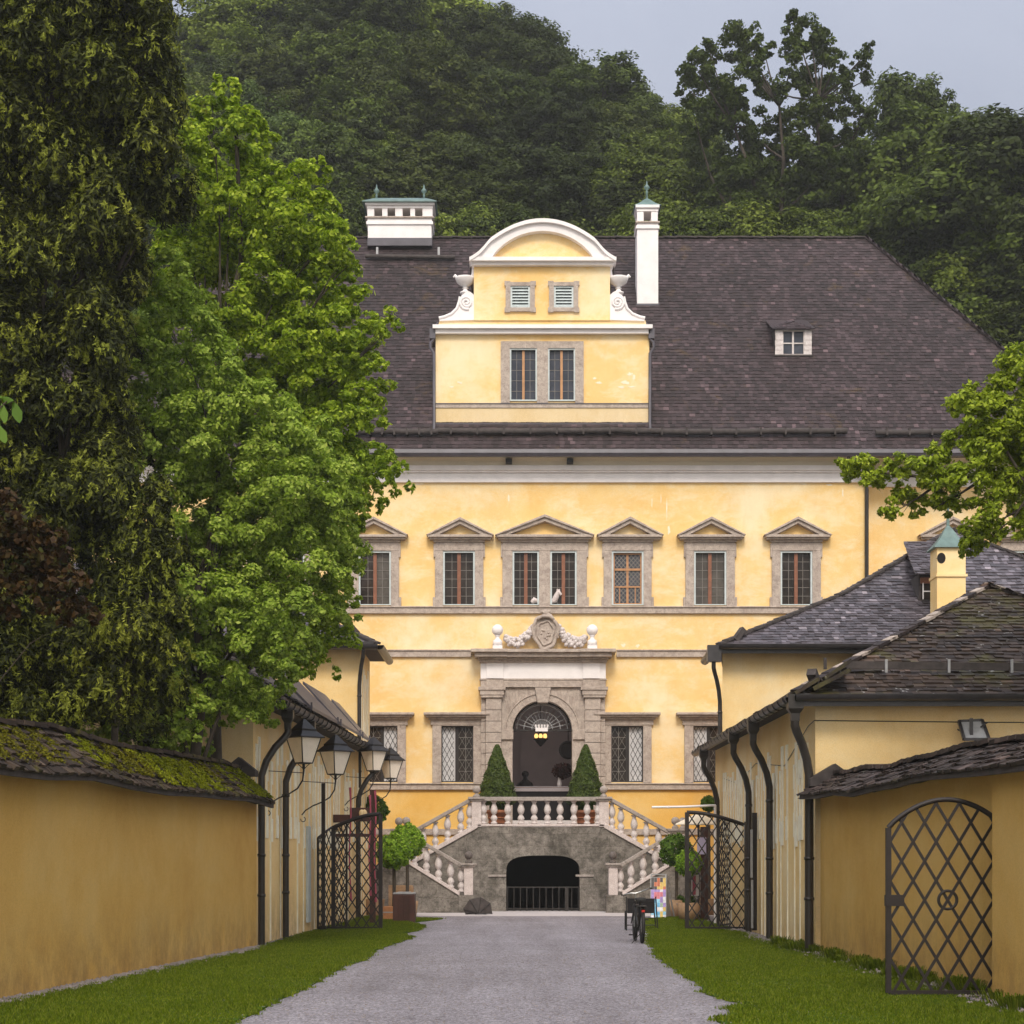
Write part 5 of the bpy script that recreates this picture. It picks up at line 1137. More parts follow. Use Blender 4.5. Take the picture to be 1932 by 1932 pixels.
def garden_walls():
    T=thing('garden_wall',(gwL(26),26,0),'ochre plaster garden wall on the left topped by mossy shingles','wall')
    Ya,Yb=8,32.6; mb=MB(); mb.ext([(gwL(Ya),Ya,0),(gwL(Yb),Yb,0),(gwL(Yb)-.5,Yb,0),(gwL(Ya)-.5,Ya,0)],(0,0,2.72)); mb.build('wall','gardenwall',T)
    mb=MB(); coping(mb,gwL,Ya,Yb-.1,2.62,1,3.2); 
    # gabled end of coping
    e=Yb-.1; mb.xz([(gwL(e)+.36,2.62),(gwL(e)-.25,3.2),(gwL(e)-.86,2.62)],e,e+.12,1)
    x=gwL(e)-.25; mb.box(x-.16,x+.16,e-.3,e+.06,3.05,3.22,0); mb.xz([(x-.3,3.18),(x,3.42),(x+.3,3.18),(x+.3,3.08),(x-.3,3.08)],e-.35,e+.05,1)
    cop=mb.build('coping',['roofGL','log'],T)
    # moss cushions on coping
    def moss(spots,mat,h,lab):
        out=[]
        for Y,dy,u0,u1,dn in spots:
            n=int(dn); y=Y+rng.uniform(-dy,dy,n)*np.sqrt(rng.random(n)); u=u0+(u1-u0)*rng.random(n)
            # diagonal drift: patches run down the slope towards the far end
            y=y+ (1-u)*.55
            x=np.array([gwL(v) for v in y])+.36-u*.61; z=2.62+u*.58+.02
            k=(np.sin(y*7+u*5)+np.sin(y*13.7-u*9)+rng.normal(0,.5,n))>-.35; x,y,z,u=x[k],y[k],z[k],u[k]
            hh=h*(.4+.6*np.abs(np.sin(y*9+u*4)))
            c=np.stack([x+hh*.5*rng.random(len(x)),y,z+hh*rng.random(len(x))+.01],1)
            nn=np.tile([.5,-.1,.8],(len(x),1)); out.append(leafquads(c,nn,.035,.022,0,.6))
        quadmesh('moss',np.concatenate(out),M[mat],cop)
    moss([(27.2,2.0,.05,.8,22000),(31.0,1.1,.05,.95,14000),(23.3,.5,.35,.9,4500)],'moss',.05,'')
    moss([(25.4,1.6,.2,1,11000),(29.3,1.3,.3,1,8000),(22,2.6,.2,1,13000),(18.5,2.0,.1,1,9000)],'moss2',.03,'')
    T=thing('garden_wall',(gwR(26),26,0),'ochre plaster garden wall on the right topped by thick brown shingles','wall')
    Ya,Yb=8,30.5; Ys=20.7
    mb=MB(); mb.ext([(gwR(Ys),Ys,0),(gwR(Yb),Yb,0),(gwR(Yb)+.5,Yb,0),(gwR(Ys)+.5,Ys,0)],(0,0,2.72),0); mb.ext([(gwR(Ya)-.13,Ya,0),(gwR(Ys)-.13,Ys,0),(gwR(Ys)+.5,Ys,0),(gwR(Ya)+.5,Ya,0)],(0,0,2.74),0); mb.build('wall','gardenwall',T)
    mb=MB(); coping(mb,gwR,Ya,Yb,2.64,-1,2.98,1.2,.38); e=Yb; mb.xz([(gwR(e)-.38,2.62),(gwR(e)+.25,2.98),(gwR(e)+.88,2.62)],e,e+.1,1); x=gwR(e)+.2; mb.xz([(x-.42,2.82),(x-.42,2.95),(x,3.2),(x+.35,2.95),(x+.35,2.82)],e-.3,e+.06,1); mb.build('coping',['roofG','log'],T)
garden_walls()
# ------------------------------------------------------------ gates
def lattice(mb,w,top,z0,dx,dz,ph=0,t=.016,y=0,dy=.012,phz=0):
    """diamond bars clipped to 0<x<w, z0<z<top(x); built in local xz"""
    k=dz/dx
    for sgn,yy in ((1,-dy/2),(-1,dy/2)):
        c=-30
        while c<30:
            ins=None; last=None
            for i in range(161):
                x=w*i/160; z=phz+c*dz+sgn*k*(x-ph)
                if z0<=z<=top(x):
                    if ins is None: ins=(x,z)
                    last=(x,z)
            if ins and last and last[0]-ins[0]>.01: mb.append(((ins[0],yy,ins[1]),(last[0],yy,last[1])))
            c+=1
def gate(name,label,org,ang,w,top,z0,dx,dz,bar,fr,lock=None,ring=None,group=None,ph=0,phz=0,mat='gateiron',thing_=None):
    T=thing(name,org,label,'gate',group); o=Vector(org); ca,sa=math.cos(ang),math.sin(ang)
    f=lambda p:(o.x+p[0]*ca-p[1]*sa,o.y+p[0]*sa+p[1]*ca,p[2]); L_=[]; lattice(L_,w,top,z0,dx,dz,ph,phz=phz)
    mb=MB()
    for a,b in L_: mb.bar(f(a),f(b),bar,bar*.7,0,up=(-sa,ca,0))
    if ring: mb.torus(f((ring[0],0,ring[1])),ring[2],bar*.6,'y',24,6)
    mb.build('lattice',mat,T)
    mb=MB(); mb.bar(f((0,0,z0)),f((0,0,top(0))),fr,fr); mb.bar(f((w,0,z0)),f((w,0,top(w))),fr,fr); mb.bar(f((0,0,z0)),f((w,0,z0)),fr*.8,fr*.9)
    n=20; mb.tube([f((w*i/n,0,top(w*i/n))) for i in range(n+1)],fr*.55,6)
    mb.build('frame',mat,T)
    if lock:
        mb=MB(); a=f((lock[0]-lock[2]/2,0,lock[1])); b=f((lock[0]+lock[2]/2,0,lock[1])); mb.bar(a,b,.07,lock[3]); mb.build('lock_box',mat,T)
    return T
# near right gate
Yg=21.1; gx=WX(1676,Yg); gw_=1.27
gate('iron_gate','arched diamond-lattice iron gate standing open by the near right garden wall',(gx,Yg,0),0,gw_,lambda x:1.98+.08*x/1.27+.29*math.sin(math.pi*min(1,max(0,x/1.27)))**.8,.05,.27,.455,.032,.06,(.0+.07,WZ(1699,Yg),.22,.13),(WX(1788,Yg)-gx,WZ(1698,Yg),.107),ph=WX(1788,Yg)-gx,phz=WZ(1698,Yg))
# left double gate
YL=40.0
gate('iron_gate','black lattice gate leaf standing across the lawn on the left, under the lanterns',(WX(629,YL),YL,0),R(0),WX(718,YL)-WX(629,YL),lambda x:2.28+.30*math.sin(min(1,x/1.05)*math.pi/2),.04,.21,.31,.026,.085,(1.0,WZ(1650,YL),.09,.16))
gate('iron_gate','black lattice gate leaf folded back along the left building wall',(WX(600,YL)+.02,YL-.2,0),R(62),1.15,lambda x:2.05+.35*math.sin(min(1,x/1.15)*math.pi/2),.05,.17,.27,.02,.045)
gate('iron_gate','black lattice gate leaf standing across the lawn on the right, beside the bicycle',(WX(1296,YL),YL,0),R(0),WX(1409,YL)-WX(1296,YL),lambda x:2.32+.30*math.cos(min(1,x/1.33)*math.pi/2),.04,.22,.33,.026,.085,(.05,WZ(1650,YL),.09,.16))
gate('iron_gate','black lattice gate leaf folded back along the right building wall',(4.72,41.3,0),R(70),1.3,lambda x:2.2+.3*math.sin(math.pi*x/1.3*.7),.05,.18,.28,.018,.04)
def posts():
    mb=MB(); x=WX(610,39.6); mb.box(x-.04,x+.04,39.56,39.64,0,3.25); mb.box(x-.06,x+.06,39.54,39.66,0,.12); tag(mb.build('gate_post','gateiron'),'tall thin black post at the hinge side of the left gate','post')
    mb=MB(); x=WX(1409,39.4); mb.box(x-.05,x+.05,39.35,39.45,0,2.4); mb.box(x-.07,x+.07,39.33,39.47,0,.1); tag(mb.build('gate_post','gateiron'),'square black hinge post of the right gate beside the downpipes','post')
    # display stand of rust-brown boards with pink cloths behind left gate
    t=thing('display_stand',(WX(640,43),43,0),'red-brown wooden display stand with pink cloth strips behind the left gate','stand')
    Y=43.5; C=lambda p:WX(p,Y); Z=lambda p:WZ(p,Y)
    for px,zt in ((622,1460),(703,1490)):
        mb=MB(); mb.box(C(px)-.07,C(px)+.07,Y,Y+.12,0,Z(zt)); mb.build('post','rustwood',t)
    mb=MB(); mb.box(C(660),C(702),Y-.03,Y,Z(1550),Z(1524)); mb.box(C(629),C(660),Y-.03,Y,Z(1552),Z(1537)); mb.box(C(629),C(702),Y-.02,Y,Z(1579),Z(1573)); mb.build('board','rustwood',t)
    for px,a,b in ((661,1486,1700),(708,1492,1702),(698,1500,1690)):
        mb=MB(); mb.tube([(C(px)+.02*math.sin(i),Y-.06,Z(a+(b-a)*i/8)) for i in range(9)],[.035,.022,.02,.024,.02,.02,.018,.02,.035],6); mb.build('cloth_strip','pink',t)
    mb=MB()
    for px in (636,645,683,688): mb.sphere((C(px),Y-.08,Z(1562 if px<660 else 1535)),.07,8,0,1.4)
    mb.build('hanging_bottle','cream',t)
    # blue-grey board at the wall by the left gate
    mb=MB(); mb.box(wallL(39.1)+.01,wallL(39.1)+.06,39.25,39.8,.2,2.3); tag(mb.build('wall_board','glassgrey' if False else 'bluewhite'),'tall narrow pale blue board on the left wall beside the gate post','board')
    # metal rail leaning on right wall
    t=thing('upright_rail',(4.98,37.6,0),'tall grey metal rail standing against the right building wall by the gate','rail')
    mb=MB(); mb.box(5.0,5.1,37.5,37.56,.1,2.55); mb.build('rail_dark','gateiron',t); mb=MB(); mb.box(4.96,5.0,37.42,37.5,1.2,2.2); mb.box(4.97,5.01,37.42,37.48,.15,1.15); mb.build('rail_pale','grey',t)
posts()
# ------------------------------------------------------------ wall lanterns
def lantern(x,y,z,wallx,label,proto=None):
    if proto is not None: return dup(proto,(x,y,z),label)
    T=thing('wall_lantern',(x,y,z),label,'lantern','lanterns along the left wall'); s=1.0
    # z = bottom of glass body
    rt=math.pi/4; n=4
    def ring(r,zz): return [(x+r*math.cos(2*math.pi*i/n+rt+R(45)),y+r*math.sin(2*math.pi*i/n+rt+R(45)),z+zz) for i in range(n)]
    mb=MB(); mb.lathe([(.17,.0),(.325,.47)],(x,y,z),4,0,False,0); mb.build('glass','lampglass',T)
    mb=MB()
    for i in range(4):
        a=2*math.pi*i/4; p=(x+.173*math.cos(a),y+.173*math.sin(a),z); q=(x+.33*math.cos(a),y+.33*math.sin(a),z+.47); mb.tube([p,q],.012,5)
    mb.lathe([(.10,-.03),(.18,-.02),(.18,.0)],(x,y,z),4,0,False,0); mb.build('frame','dark',T)
    mb=MB(); mb.lathe([(.33,.465),(.41,.47),(.41,.487),(.25,.60),(.25,.64),(.23,.645),(.12,.75),(.03,.83),(.01,.84)],(x,y,z),4,0,False,0); mb.build('lamp_roof','dark',T)
    mb=MB(); rch=x-wallx
    pts=[(x,y,z-.03),(x,y,z-.16),(x-.02,y,z-.34),(x-.12,y,z-.5),(x-.28,y,z-.6),(x-.48,y,z-.68),(x-.64,y,z-.78),(x-.72,y,z-.88)]
    mb.tube(pts,[.03,.02,.016,.016,.016,.015,.014,.014],6); mb.bar((x,y,z-.2),(wallx+.0,y,z-.16),.014)
    mb.torus((x-.69,y,z-.97),.05,.009,'y',12,5,0,math.pi*.9,math.pi*2.4)
    for s_ in (-1,1): mb.tube([(x,y,z-.14),(x+s_*.05,y,z-.08),(x+s_*.12,y,z-.02)],.007,4)
    mb.bar((x,y,z-.1),(x,y,z),.05); mb.build('bracket','dark',T)
    return T
p=lantern(WX(573,34.5),34.5,3.44,wallL(34.5),'nearest and largest wall lantern on the left, between two downpipes')
lantern(WX(633,38.4),38.4,3.40,0,'second wall lantern on the left, above the tall thin gate post',p)
lantern(WX(705,45.2),45.2,3.80,0,'third wall lantern on the left, just in front of the farthest one',p)
lantern(WX(737,49.6),49.6,3.80,0,'farthest wall lantern on the left, against the palace window',p)
# ------------------------------------------------------------ potted topiary and ball trees
LEAFD=leafmat('dark_topiary_leaves',[(.04,.062,.012),(.075,.11,.02),(.12,.16,.04)],.25,.45,2)
LEAFB=leafmat('bright_ball_leaves',[(.10,.20,.012),(.17,.30,.016),(.26,.42,.03),(.36,.50,.06)],.3,.5,1.2)
LEAFM=leafmat('mid_ball_leaves',[(.045,.10,.010),(.09,.17,.016),(.15,.25,.03)],.3,.5,1.2)
def cone(px,label):
    Y=55.0; x=WX(px,Y); zb=2.53; T=thing('potted_topiary',(x,Y,zb),label,'topiary','cone topiaries flanking the door')
    mb=MB(); mb.lathe([(.22,0),(.24,.05),(.30,.42),(.34,.42),(.34,.52),(.30,.52),(.29,.47)],(x,Y,zb),20); 
    for zz in (.14,.28): mb.torus((x,Y,zb+zz),.24+zz*.14+.01,.015,'z',20,5)
    pot=mb.build('pot','terra',T); mb=MB(); mb.lathe([(.29,.44),(.28,.47)],(x,Y,zb),16); mb.build('soil','soil',pot)
    mb=MB(); mb.tube([(x,Y,zb+.45),(x,Y,zb+1.2)],.04,7); mb.build('stem','trunk',T)
    n=15000; t=rng.random(n)**.75; z=zb+.68+(WZ(1405,Y)-zb-.68)*(1-t)*1.0; r=.04+.60*(t**.85); r=np.where(t>.93,r*(1-(t-.93)*3.2),r); z=z.copy()
    a=rng.random(n)*6.283; rr=r*(rng.uniform(.72,1.05,n)+.05*np.sin(a*5+z*9)+.04*np.sin(z*17)); c=np.stack([x+rr*np.cos(a),Y+rr*np.sin(a),z],1); nn=np.stack([np.cos(a),np.sin(a),np.full(n,.5)],1)
    quadmesh('foliage',leafquads(c,nn,.065,.035,0,.6),LEAFD,T)
    m=600; t=rng.random(m); a=rng.random(m)*6.283; c=np.stack([x+.22*np.cos(a),Y+.22*np.sin(a),zb+.48+.2*t],1); quadmesh('underplanting',leafquads(c,np.stack([np.cos(a),np.sin(a),t],1),.07,.05,0,.6),LEAFM,T)
cone(938,'cone-shaped clipped bush in a terracotta pot left of the palace door')
cone(1105,'cone-shaped clipped bush in a terracotta pot right of the palace door')
def ball(px,py,rp,Y,tub,label,mat,base=0,grp='clipped ball trees in tubs',dens=1700):
    x=WX(px,Y); z=WZ(py,Y); r=rp/F*Y; T=thing('ball_tree',(x,Y,base),label,'ball tree',grp)
    mb=MB(); mb.tube([(x,Y,base+.3),(x+.01,Y,(base+z)/2),(x,Y,z)],.045,8); mb.build('trunk','trunk',T)
    n=int(dens*12.6*r*r); d=rng.normal(size=(n,3)); d/=np.linalg.norm(d,axis=1)[:,None]; lum=1+.06*np.sin(d[:,0]*9+d[:,2]*7)+.05*np.sin(d[:,1]*13)
    c=np.array([x,Y,z])+d*(r*lum*rng.uniform(.8,1.03,n))[:,None]; nn=d.copy(); nn[:,2]+=.3
    quadmesh('crown',leafquads(c,nn,.075,.045,0,.7),mat,T)
    if tub:
        mb=MB()
        if tub=='round': mb.lathe([(.24,0),(.30,.45),(.28,.45)],(x,Y,base),18)
        elif tub=='box': mb.box(x-.26,x+.26,Y-.26,Y+.26,base+.0,base+.36)
        mb.build('tub','barrel' if tub=='round' else 'tubwood',T,.01 if tub=='box' else 0)
        if tub=='box': mb=MB(); mb.box(x-.265,x+.265,Y-.265,Y+.265,base+.2,base+.23); mb.build('tub_band','grey',T)
ball(743,1606,33,46.2,'box','bright green ball tree in an orange tub beside the left gate, nearer one',LEAFB)
ball(768,1588,33,48.0,'round','ball tree behind the nearer one left of the staircase',LEAFB)
ball(1276,1604,31,49.0,'round','round ball tree right of the staircase beside the right gate leaf',LEAFM)
ball(1300,1628,25,46.0,'round','smaller ball tree partly behind the right gate lattice',LEAFB)
ball(706,1528,26,50.3,'round','tall ball tree at the far end of the left building behind the display stand',LEAFM)
ball(1337,1516,15,50.5,'round','ball tree peeking out above the white pole behind the right gate',LEAFM)
def bushpot(px,Y,label,h=.45):
    x=WX(px,Y); T=thing('potted_plant',(x,Y,0),label,'potted plant'); mb=MB(); mb.lathe([(.2,0),(.25,.36),(.27,.36),(.27,.42),(.23,.42)],(x,Y,0),16); mb.build('pot','rail',T)
    quadmesh('foliage',blob_leaves([(x,Y,.52,.26,.2)],900,.07,.04,.4),LEAFM,T)
bushpot(1296,47.2,'low leafy plant in a grey pot at the foot of the right ball trees')
def props():
    # dark bin box
    Y=44.8; x=WX(763,Y); T=thing('litter_bin',(x,Y,0),'red-brown square litter bin with pale lid on the left lawn','bin')
    mb=MB(); w=.27; mb.box(x-w,x+w,Y-w,Y+w,.0,.70)
    for i in range(4): mb.box(x-w+i*.135+.003,x-w+(i+1)*.135-.003,Y-w-.012,Y-w,.01,.69)
    mb.build('body','rustwood',T,.006); mb=MB(); mb.box(x-w,x+w,Y-w,Y+w,.705,.74); mb.box(x-.16,x+.16,Y-.16,Y+.16,.74,.76); mb.build('lid','grey',T,.01)
    # pale planter trough behind
    Y=50.0; T=thing('planter_trough',(WX(756,Y),Y,0),'pale wooden planter trough in front of the left stair wall','planter'); mb=MB()
    for i in range(9): a=WX(733+i*5.1,Y); mb.box(a,a+.07,Y,Y+.03,.3,.84)
    mb.box(WX(733,Y),WX(779,Y),Y+.03,Y+.4,0,.8); mb.build('boards','barrel',T)
    # umbrella lying open on the ground
    Y=50.6; T=thing('umbrella',(WX(900,Y),Y,0),'open dark umbrella lying on the gravel at the foot of the staircase','umbrella')
    hub=Vector((WX(903,Y),Y-.32,.05)); mb=MB(); ring=[]; n=8; ax=Vector((-.08,.8,.22)).normalized(); u=ax.cross(Vector((1,0,0))).normalized(); v=ax.cross(u)
    for i in range(n): a=2*math.pi*i/n+.2; ring.append(hub+ax*.2+(u*math.cos(a)+v*math.sin(a))*.42)
    vs=[hub]+ring
    for r_ in ring: 
        if r_.z<.02: r_.z=.02
    mb.add(vs,[(0,i+1,(i+1)%n+1) for i in range(n)]); mb.build('canopy','log',T)
    mb=MB()
    for r_ in ring: mb.tube([hub-ax*.012,r_-ax*.012],.008,4)
    mb.tube([hub-ax*.06,hub+ax*.55],.01,5); mb.build('ribs','dark',T)
    # A-board poster stand
    Y=47.5; T=thing('poster_stand',(WX(1245,Y),Y,0),'colourful poster board on a grey A-frame stand right of the staircase','sign')
    C=lambda p:WX(p,Y); Z=lambda p:WZ(p,Y); P0=MB()
    xa,xb=C(1228),C(1256); zt=Z(1650); top=.32; 
    f=lambda u,v,o=0:Vector((xa+(xb-xa)*u+v*.03,Y+v*top-o,.03+(zt-.03)*v))
    mb=MB(); 
    for u in (0,1): mb.bar(f(u,0),f(u,1),.03,.03)
    mb.bar(f(0,1),f(1,1),.03,.03); mb.bar(f(0,.93),f(1,.93),.02,.02)
    mb.bar(f(1,1),Vector((xb+.3,Y+.75,0)),.03); mb.bar(f(0,1),Vector((xa+.28,Y+.75,0)),.03); mb.add([f(1,.9),f(1,.02),Vector((xb+.2,Y+.6,.05)),f(1,.95)+Vector((.02,.05,0))],[(0,1,2,3)])
    mb.build('frame','grey',T)
    cols={'k':(.04,.03,.03),'o':(.5,.12,.04),'y':(.65,.45,.1),'p':(.33,.22,.55),'r':(.6,.15,.2),'b':(.12,.42,.7),'c':(.25,.55,.75),'w':(.7,.7,.75),'g':(.3,.4,.3)}
    names=list(cols); ms=[simple('poster_'+k,cols[k],.5,.25,14) for k in names]
    rows=[('kkoky',.1),('kooyy',.1),('kkyyo',.07),('pppwp',.06),('prrrp',.11),('prrpw',.05),('bbcpw',.09),('bcbgp',.1),('bbwwy',.1),('cbbyc',.08),('wccyw',.08)]
    mb=MB(); v=.92
    for s,h in rows:
        for i,ch in enumerate(s): mb.add([f(i/5+.01,v-h,.02),f((i+1)/5,v-h,.02),f((i+1)/5,v,.02),f(i/5+.01,v,.02)],[(0,1,2,3)],names.index(ch))
        v-=h
    mb.ext([f(0,.03,.01),f(1,.03,.01),f(1,.92,.01),f(0,.92,.01)],(0,.02,0),names.index('w')); mb.build('poster',ms,T)
    # white pole & parasol
    Y=43.0; mb=MB(); mb.tube([(WX(1230,Y),Y,WZ(1523,Y)),(WX(1290,Y),Y+.1,WZ(1522,Y)),(WX(1352,Y),Y+.2,WZ(1519,Y))],.028,8); mb.lathe([(.04,0),(.04,.06)],(WX(1262,Y),Y+.05,WZ(1525,Y)),8); mb.tube([(WX(1351,Y),Y+.2,WZ(1519,Y)),(WX(1351,Y),Y+.2,0)],.03,8)
    tag(mb.build('white_pole','white'),'white pole arm reaching out horizontally above the right gate','pole')
    Y=47.8; T=thing('parasol',(WX(1318,Y),Y,0),'closed-down beige parasol behind the right gate leaf','parasol'); x=WX(1318,Y); mb=MB()
    mb.lathe([(.62,0),(.60,.03),(.3,.18),(.05,.3),(.01,.36)],(x,Y,WZ(1556,Y)),8,0,False); mb.build('canopy','cove',T); mb=MB(); mb.tube([(x,Y,0),(x,Y,WZ(1550,Y))],.03,8); mb.lathe([(.3,0),(.28,.08),(.05,.1)],(x,Y,0),14); mb.build('stand','gateiron',T)
    # stall rack behind gate
    Y=46.6; T=thing('postcard_rack',(WX(1330,Y),Y,0),'dark stand with a lilac notice and small brochures behind the right gate','stand'); C=lambda p:WX(p,Y); Z=lambda p:WZ(p,Y)
    mb=MB(); mb.box(C(1322),C(1336),Y,Y+.15,0,Z(1560)); mb.build('post','rustwood',T); mb=MB(); mb.box(C(1315),C(1332),Y-.06,Y-.02,Z(1612),Z(1580)); mb.build('notice',simple('lilac_notice',(.5,.45,.65),.6,.08,9),T)
    mb=MB(); mb.box(C(1303),C(1318),Y-.08,Y-.03,Z(1690),Z(1650)); mb.box(C(1306),C(1312),Y-.09,Y-.08,Z(1688),Z(1652),1); mb.build('brochure',['curtain','pink'],T)
    # folding chair
    Y=39.9; T=thing('folding_chair',(WX(1210,Y),Y,0),'black folding chair standing on the gravel behind the bicycle','chair'); C=lambda p:WX(p,Y); Z=lambda p:WZ(p,Y)
    xl,xr=C(1182),C(1237); mb=MB(); mb.box(xl+.02,xr-.02,Y-.02,Y+.0,Z(1723),Z(1695)); mb.box(xl+.02,xr-.02,Y-.03,Y-.0,Z(1702.5),Z(1701.5)); mb.build('backrest','ink',T,.01)
    mb=MB(); mb.box(xl+.03,xr-.03,Y+.02,Y+.42,.40,.43); mb.build('seat','ink',T,.01)
    for x,xo in ((xl,-.0),(xr,.05)):
        for a,b in ((Y,Y+.45),(Y+.45,Y)):
            mb=MB(); mb.tube([(x,a,.75 if a==Y else .42),(x+xo,(a+b)/2 if False else a,.0)],.016,6); mb.build('leg','dark',T)
    mb=MB(); mb.tube([(xl,Y,.12),(xr,Y,.12)],.011,6); mb.tube([(xl,Y,.28),(xr,Y,.28)],.011,6); mb.build('stretcher','dark',T)
def bicycle():
    x,Y=WX(1214,33.7),33.7; T=thing('bicycle',(x,Y,0),'black city bicycle parked at the edge of the gravel, seen from behind','bicycle'); r=.335
    def Xat(y): return x-.055*(y-Y)   # bike points slightly left of the view axis
    def wheel(y):
        c=(Xat(y),y+r,r); mb=MB(); mb.torus(c,r-.03,.034,'x',36,8); t=mb.build('wheel','rubber',T)
        mb=MB(); mb.torus(c,r-.05,.012,'x',36,6); mb.build('rim','steel',t); mb=MB()
        for i in range(18): a=2*math.pi*i/18; mb.bar((c[0]+(-.025 if i%2 else .025),c[1],c[2]),(c[0],c[1]+(r-.05)*math.cos(a),c[2]+(r-.05)*math.sin(a)),.004)
        mb.lathe([(.02,-.05),(.03,0),(.02,.05)],c,8); mb.build('spokes','steel',t)
        mb=MB(); n=16; mb.tube([(c[0],c[1]-(r+.03)*math.cos(R(-20)+i*R(170)/n),c[2]+(r+.03)*math.sin(R(-20)+i*R(170)/n)) for i in range(n+1)],.036,6); mb.build('mudguard','rubber',T)
    wheel(Y); wheel(Y+1.08)
    A=lambda y,z,dx=0:(Xat(y)+dx,y,z)
    mb=MB(); bb=A(Y+.75,.29); seat=A(Y+.56,.72); head=A(Y+1.18,.78); hd2=A(Y+1.24,.58); rear=A(Y+r,r)
    for a,b,w in ((bb,seat,.017),(bb,hd2,.019),(seat,A(Y+1.2,.70),.016),(head,hd2,.02)): mb.tube([a,b],w,8)
    for dx in (-.06,.06):
        mb.tube([(rear[0]+dx,rear[1],rear[2]),(seat[0]+dx*.3,seat[1],seat[2]-.05)],.009,6); mb.tube([(rear[0]+dx,rear[1],rear[2]),(bb[0]+dx*.5,bb[1],bb[2])],.01,6)
        mb.tube([(hd2[0]+dx*.6,hd2[1],hd2[2]),(Xat(Y+1.4)+dx,Y+1.08+r,r)],.011,6)
    mb.tube([seat,A(Y+.52,.82)],.013,8); mb.build('frame','dark',T)
    mb=MB(); q=A(Y+.48,.84); mb.add([(q[0]-.11,Y+.38,.86),(q[0]+.11,Y+.38,.86),(q[0]+.03,Y+.66,.865),(q[0]-.03,Y+.66,.865),(q[0]-.10,Y+.38,.79),(q[0]+.10,Y+.38,.79),(q[0]+.02,Y+.66,.83),(q[0]-.02,Y+.66,.83)],[(0,1,2,3),(7,6,5,4),(0,4,5,1),(1,5,6,2),(2,6,7,3),(3,7,4,0)],0); mb.build('saddle','rubber',T,.02)
    mb=MB(); h=A(Y+1.16,.93); mb.tube([head,h],.014,8); mb.tube([(h[0]-.27,h[1]-.22,.90),(h[0]-.24,h[1]-.05,.90),(h[0]-.1,h[1]+.02,.93),h,(h[0]+.1,h[1]+.02,.96),(h[0]+.25,h[1]-.05,1.02),(h[0]+.28,h[1]-.2,1.03)],.011,8)
    hb=mb.build('handlebar','steel',T)
    for s,z in ((-1,.90),(1,1.03)): mb=MB(); mb.tube([(h[0]+s*.272,h[1]-.12,z),(h[0]+s*.285,h[1]-.26,z)],.018,8); mb.build('grip','rubber',hb)
    mb=MB(); c=A(Y+.1,.60); mb.box(c[0]-.07,c[0]+.07,Y+.02,Y+.52,.70,.715); mb.tube([A(Y+.05,.7),(rear[0]-.06,rear[1],r)],.006,5); mb.tube([A(Y+.05,.7),(rear[0]+.06,rear[1],r)],.006,5); mb.build('rack','dark',T)
    mb=MB(); mb.box(c[0]-.03,c[0]+.03,Y-.03,Y-.01,.60,.64); mb.build('rear_light',simple('red_reflector',(.5,.03,.02),.3,.1,9),T)
    mb=MB()
    for s,a in ((-1,R(-60)),(1,R(120))):
        e=(bb[0]+s*.08,bb[1]+.17*math.cos(a),bb[2]+.17*math.sin(a)); mb.bar((bb[0]+s*.08,bb[1],bb[2]),e,.02); mb.box(min(e[0],e[0]+s*.1),max(e[0],e[0]+s*.1),e[1]-.04,e[1]+.04,e[2]-.012,e[2]+.012)
    mb.torus(bb,.09,.006,'x',20,4); mb.build('cranks','dark',T)
    mb=MB(); mb.tube([A(Y+.36,.2),(x-.2,Y+.3,.0)],.009,6); mb.build('kickstand','dark',T)
props(); bicycle()
# ------------------------------------------------------------ trees
def tree(name,label,base,top,blobs,mat,dens,l,w,r0=.25,subr=.34,droop=0,rand=.7,squash=.75,group=None,nl=None,nsub=None,seed=1,cat='tree'):
    T=thing(name,base,label,cat,group); mb=MB(); limbs(mb,base,top,blobs,r0,k=nl,seed=seed); mb.build('trunk','trunk',T)
    quadmesh('crown',blob_leaves(blobs,dens,l,w,subr,droop,squash,rand,nsub=nsub),mat,T); return T
def PB(lst,Y,dz=0,depth=1.0,extra=True,sd=3):
    """pixel-measured boughs -> spheres at real depth; crown gets matching boughs behind so it is round in plan"""
    rd=random.Random(sd); out=[]; xs=[p[0] for p in lst]; cx_=sum(xs)/len(xs)
    for px,py,r in lst:
        rr=r/F*Y; y=Y+rd.uniform(-.5,.5)*depth; out.append((WX(px,y),y,WZ(py,y),rr))
        if extra: y2=y+rd.uniform(.8,1.5)*depth*1.3; out.append((WX(px,Y)*.99,y2,WZ(py,Y)+rd.uniform(-.3,.3),rr*.9))
    return out
LT1=leafmat('yew_sprays',[(.015,.018,.004),(.028,.034,.006),(.058,.066,.010),(.13,.14,.022)],.25,.6,.7)
LT2=leafmat('elm_leaves',[(.18,.25,.03),(.28,.39,.045),(.42,.54,.08),(.56,.64,.14)],.45,.5,.5)
LT3=leafmat('hornbeam_leaves',[(.13,.20,.010),(.25,.35,.018),(.42,.53,.035),(.58,.66,.09)],.45,.5,.5)
LRED=leafmat('copper_leaves',[(.03,.016,.006),(.06,.028,.010),(.09,.05,.016),(.05,.055,.012)],.25,.45,1)
LOAK=leafmat('oak_leaves',[(.14,.19,.010),(.24,.31,.015),(.36,.45,.03),(.50,.57,.07)],.35,.45,.8)
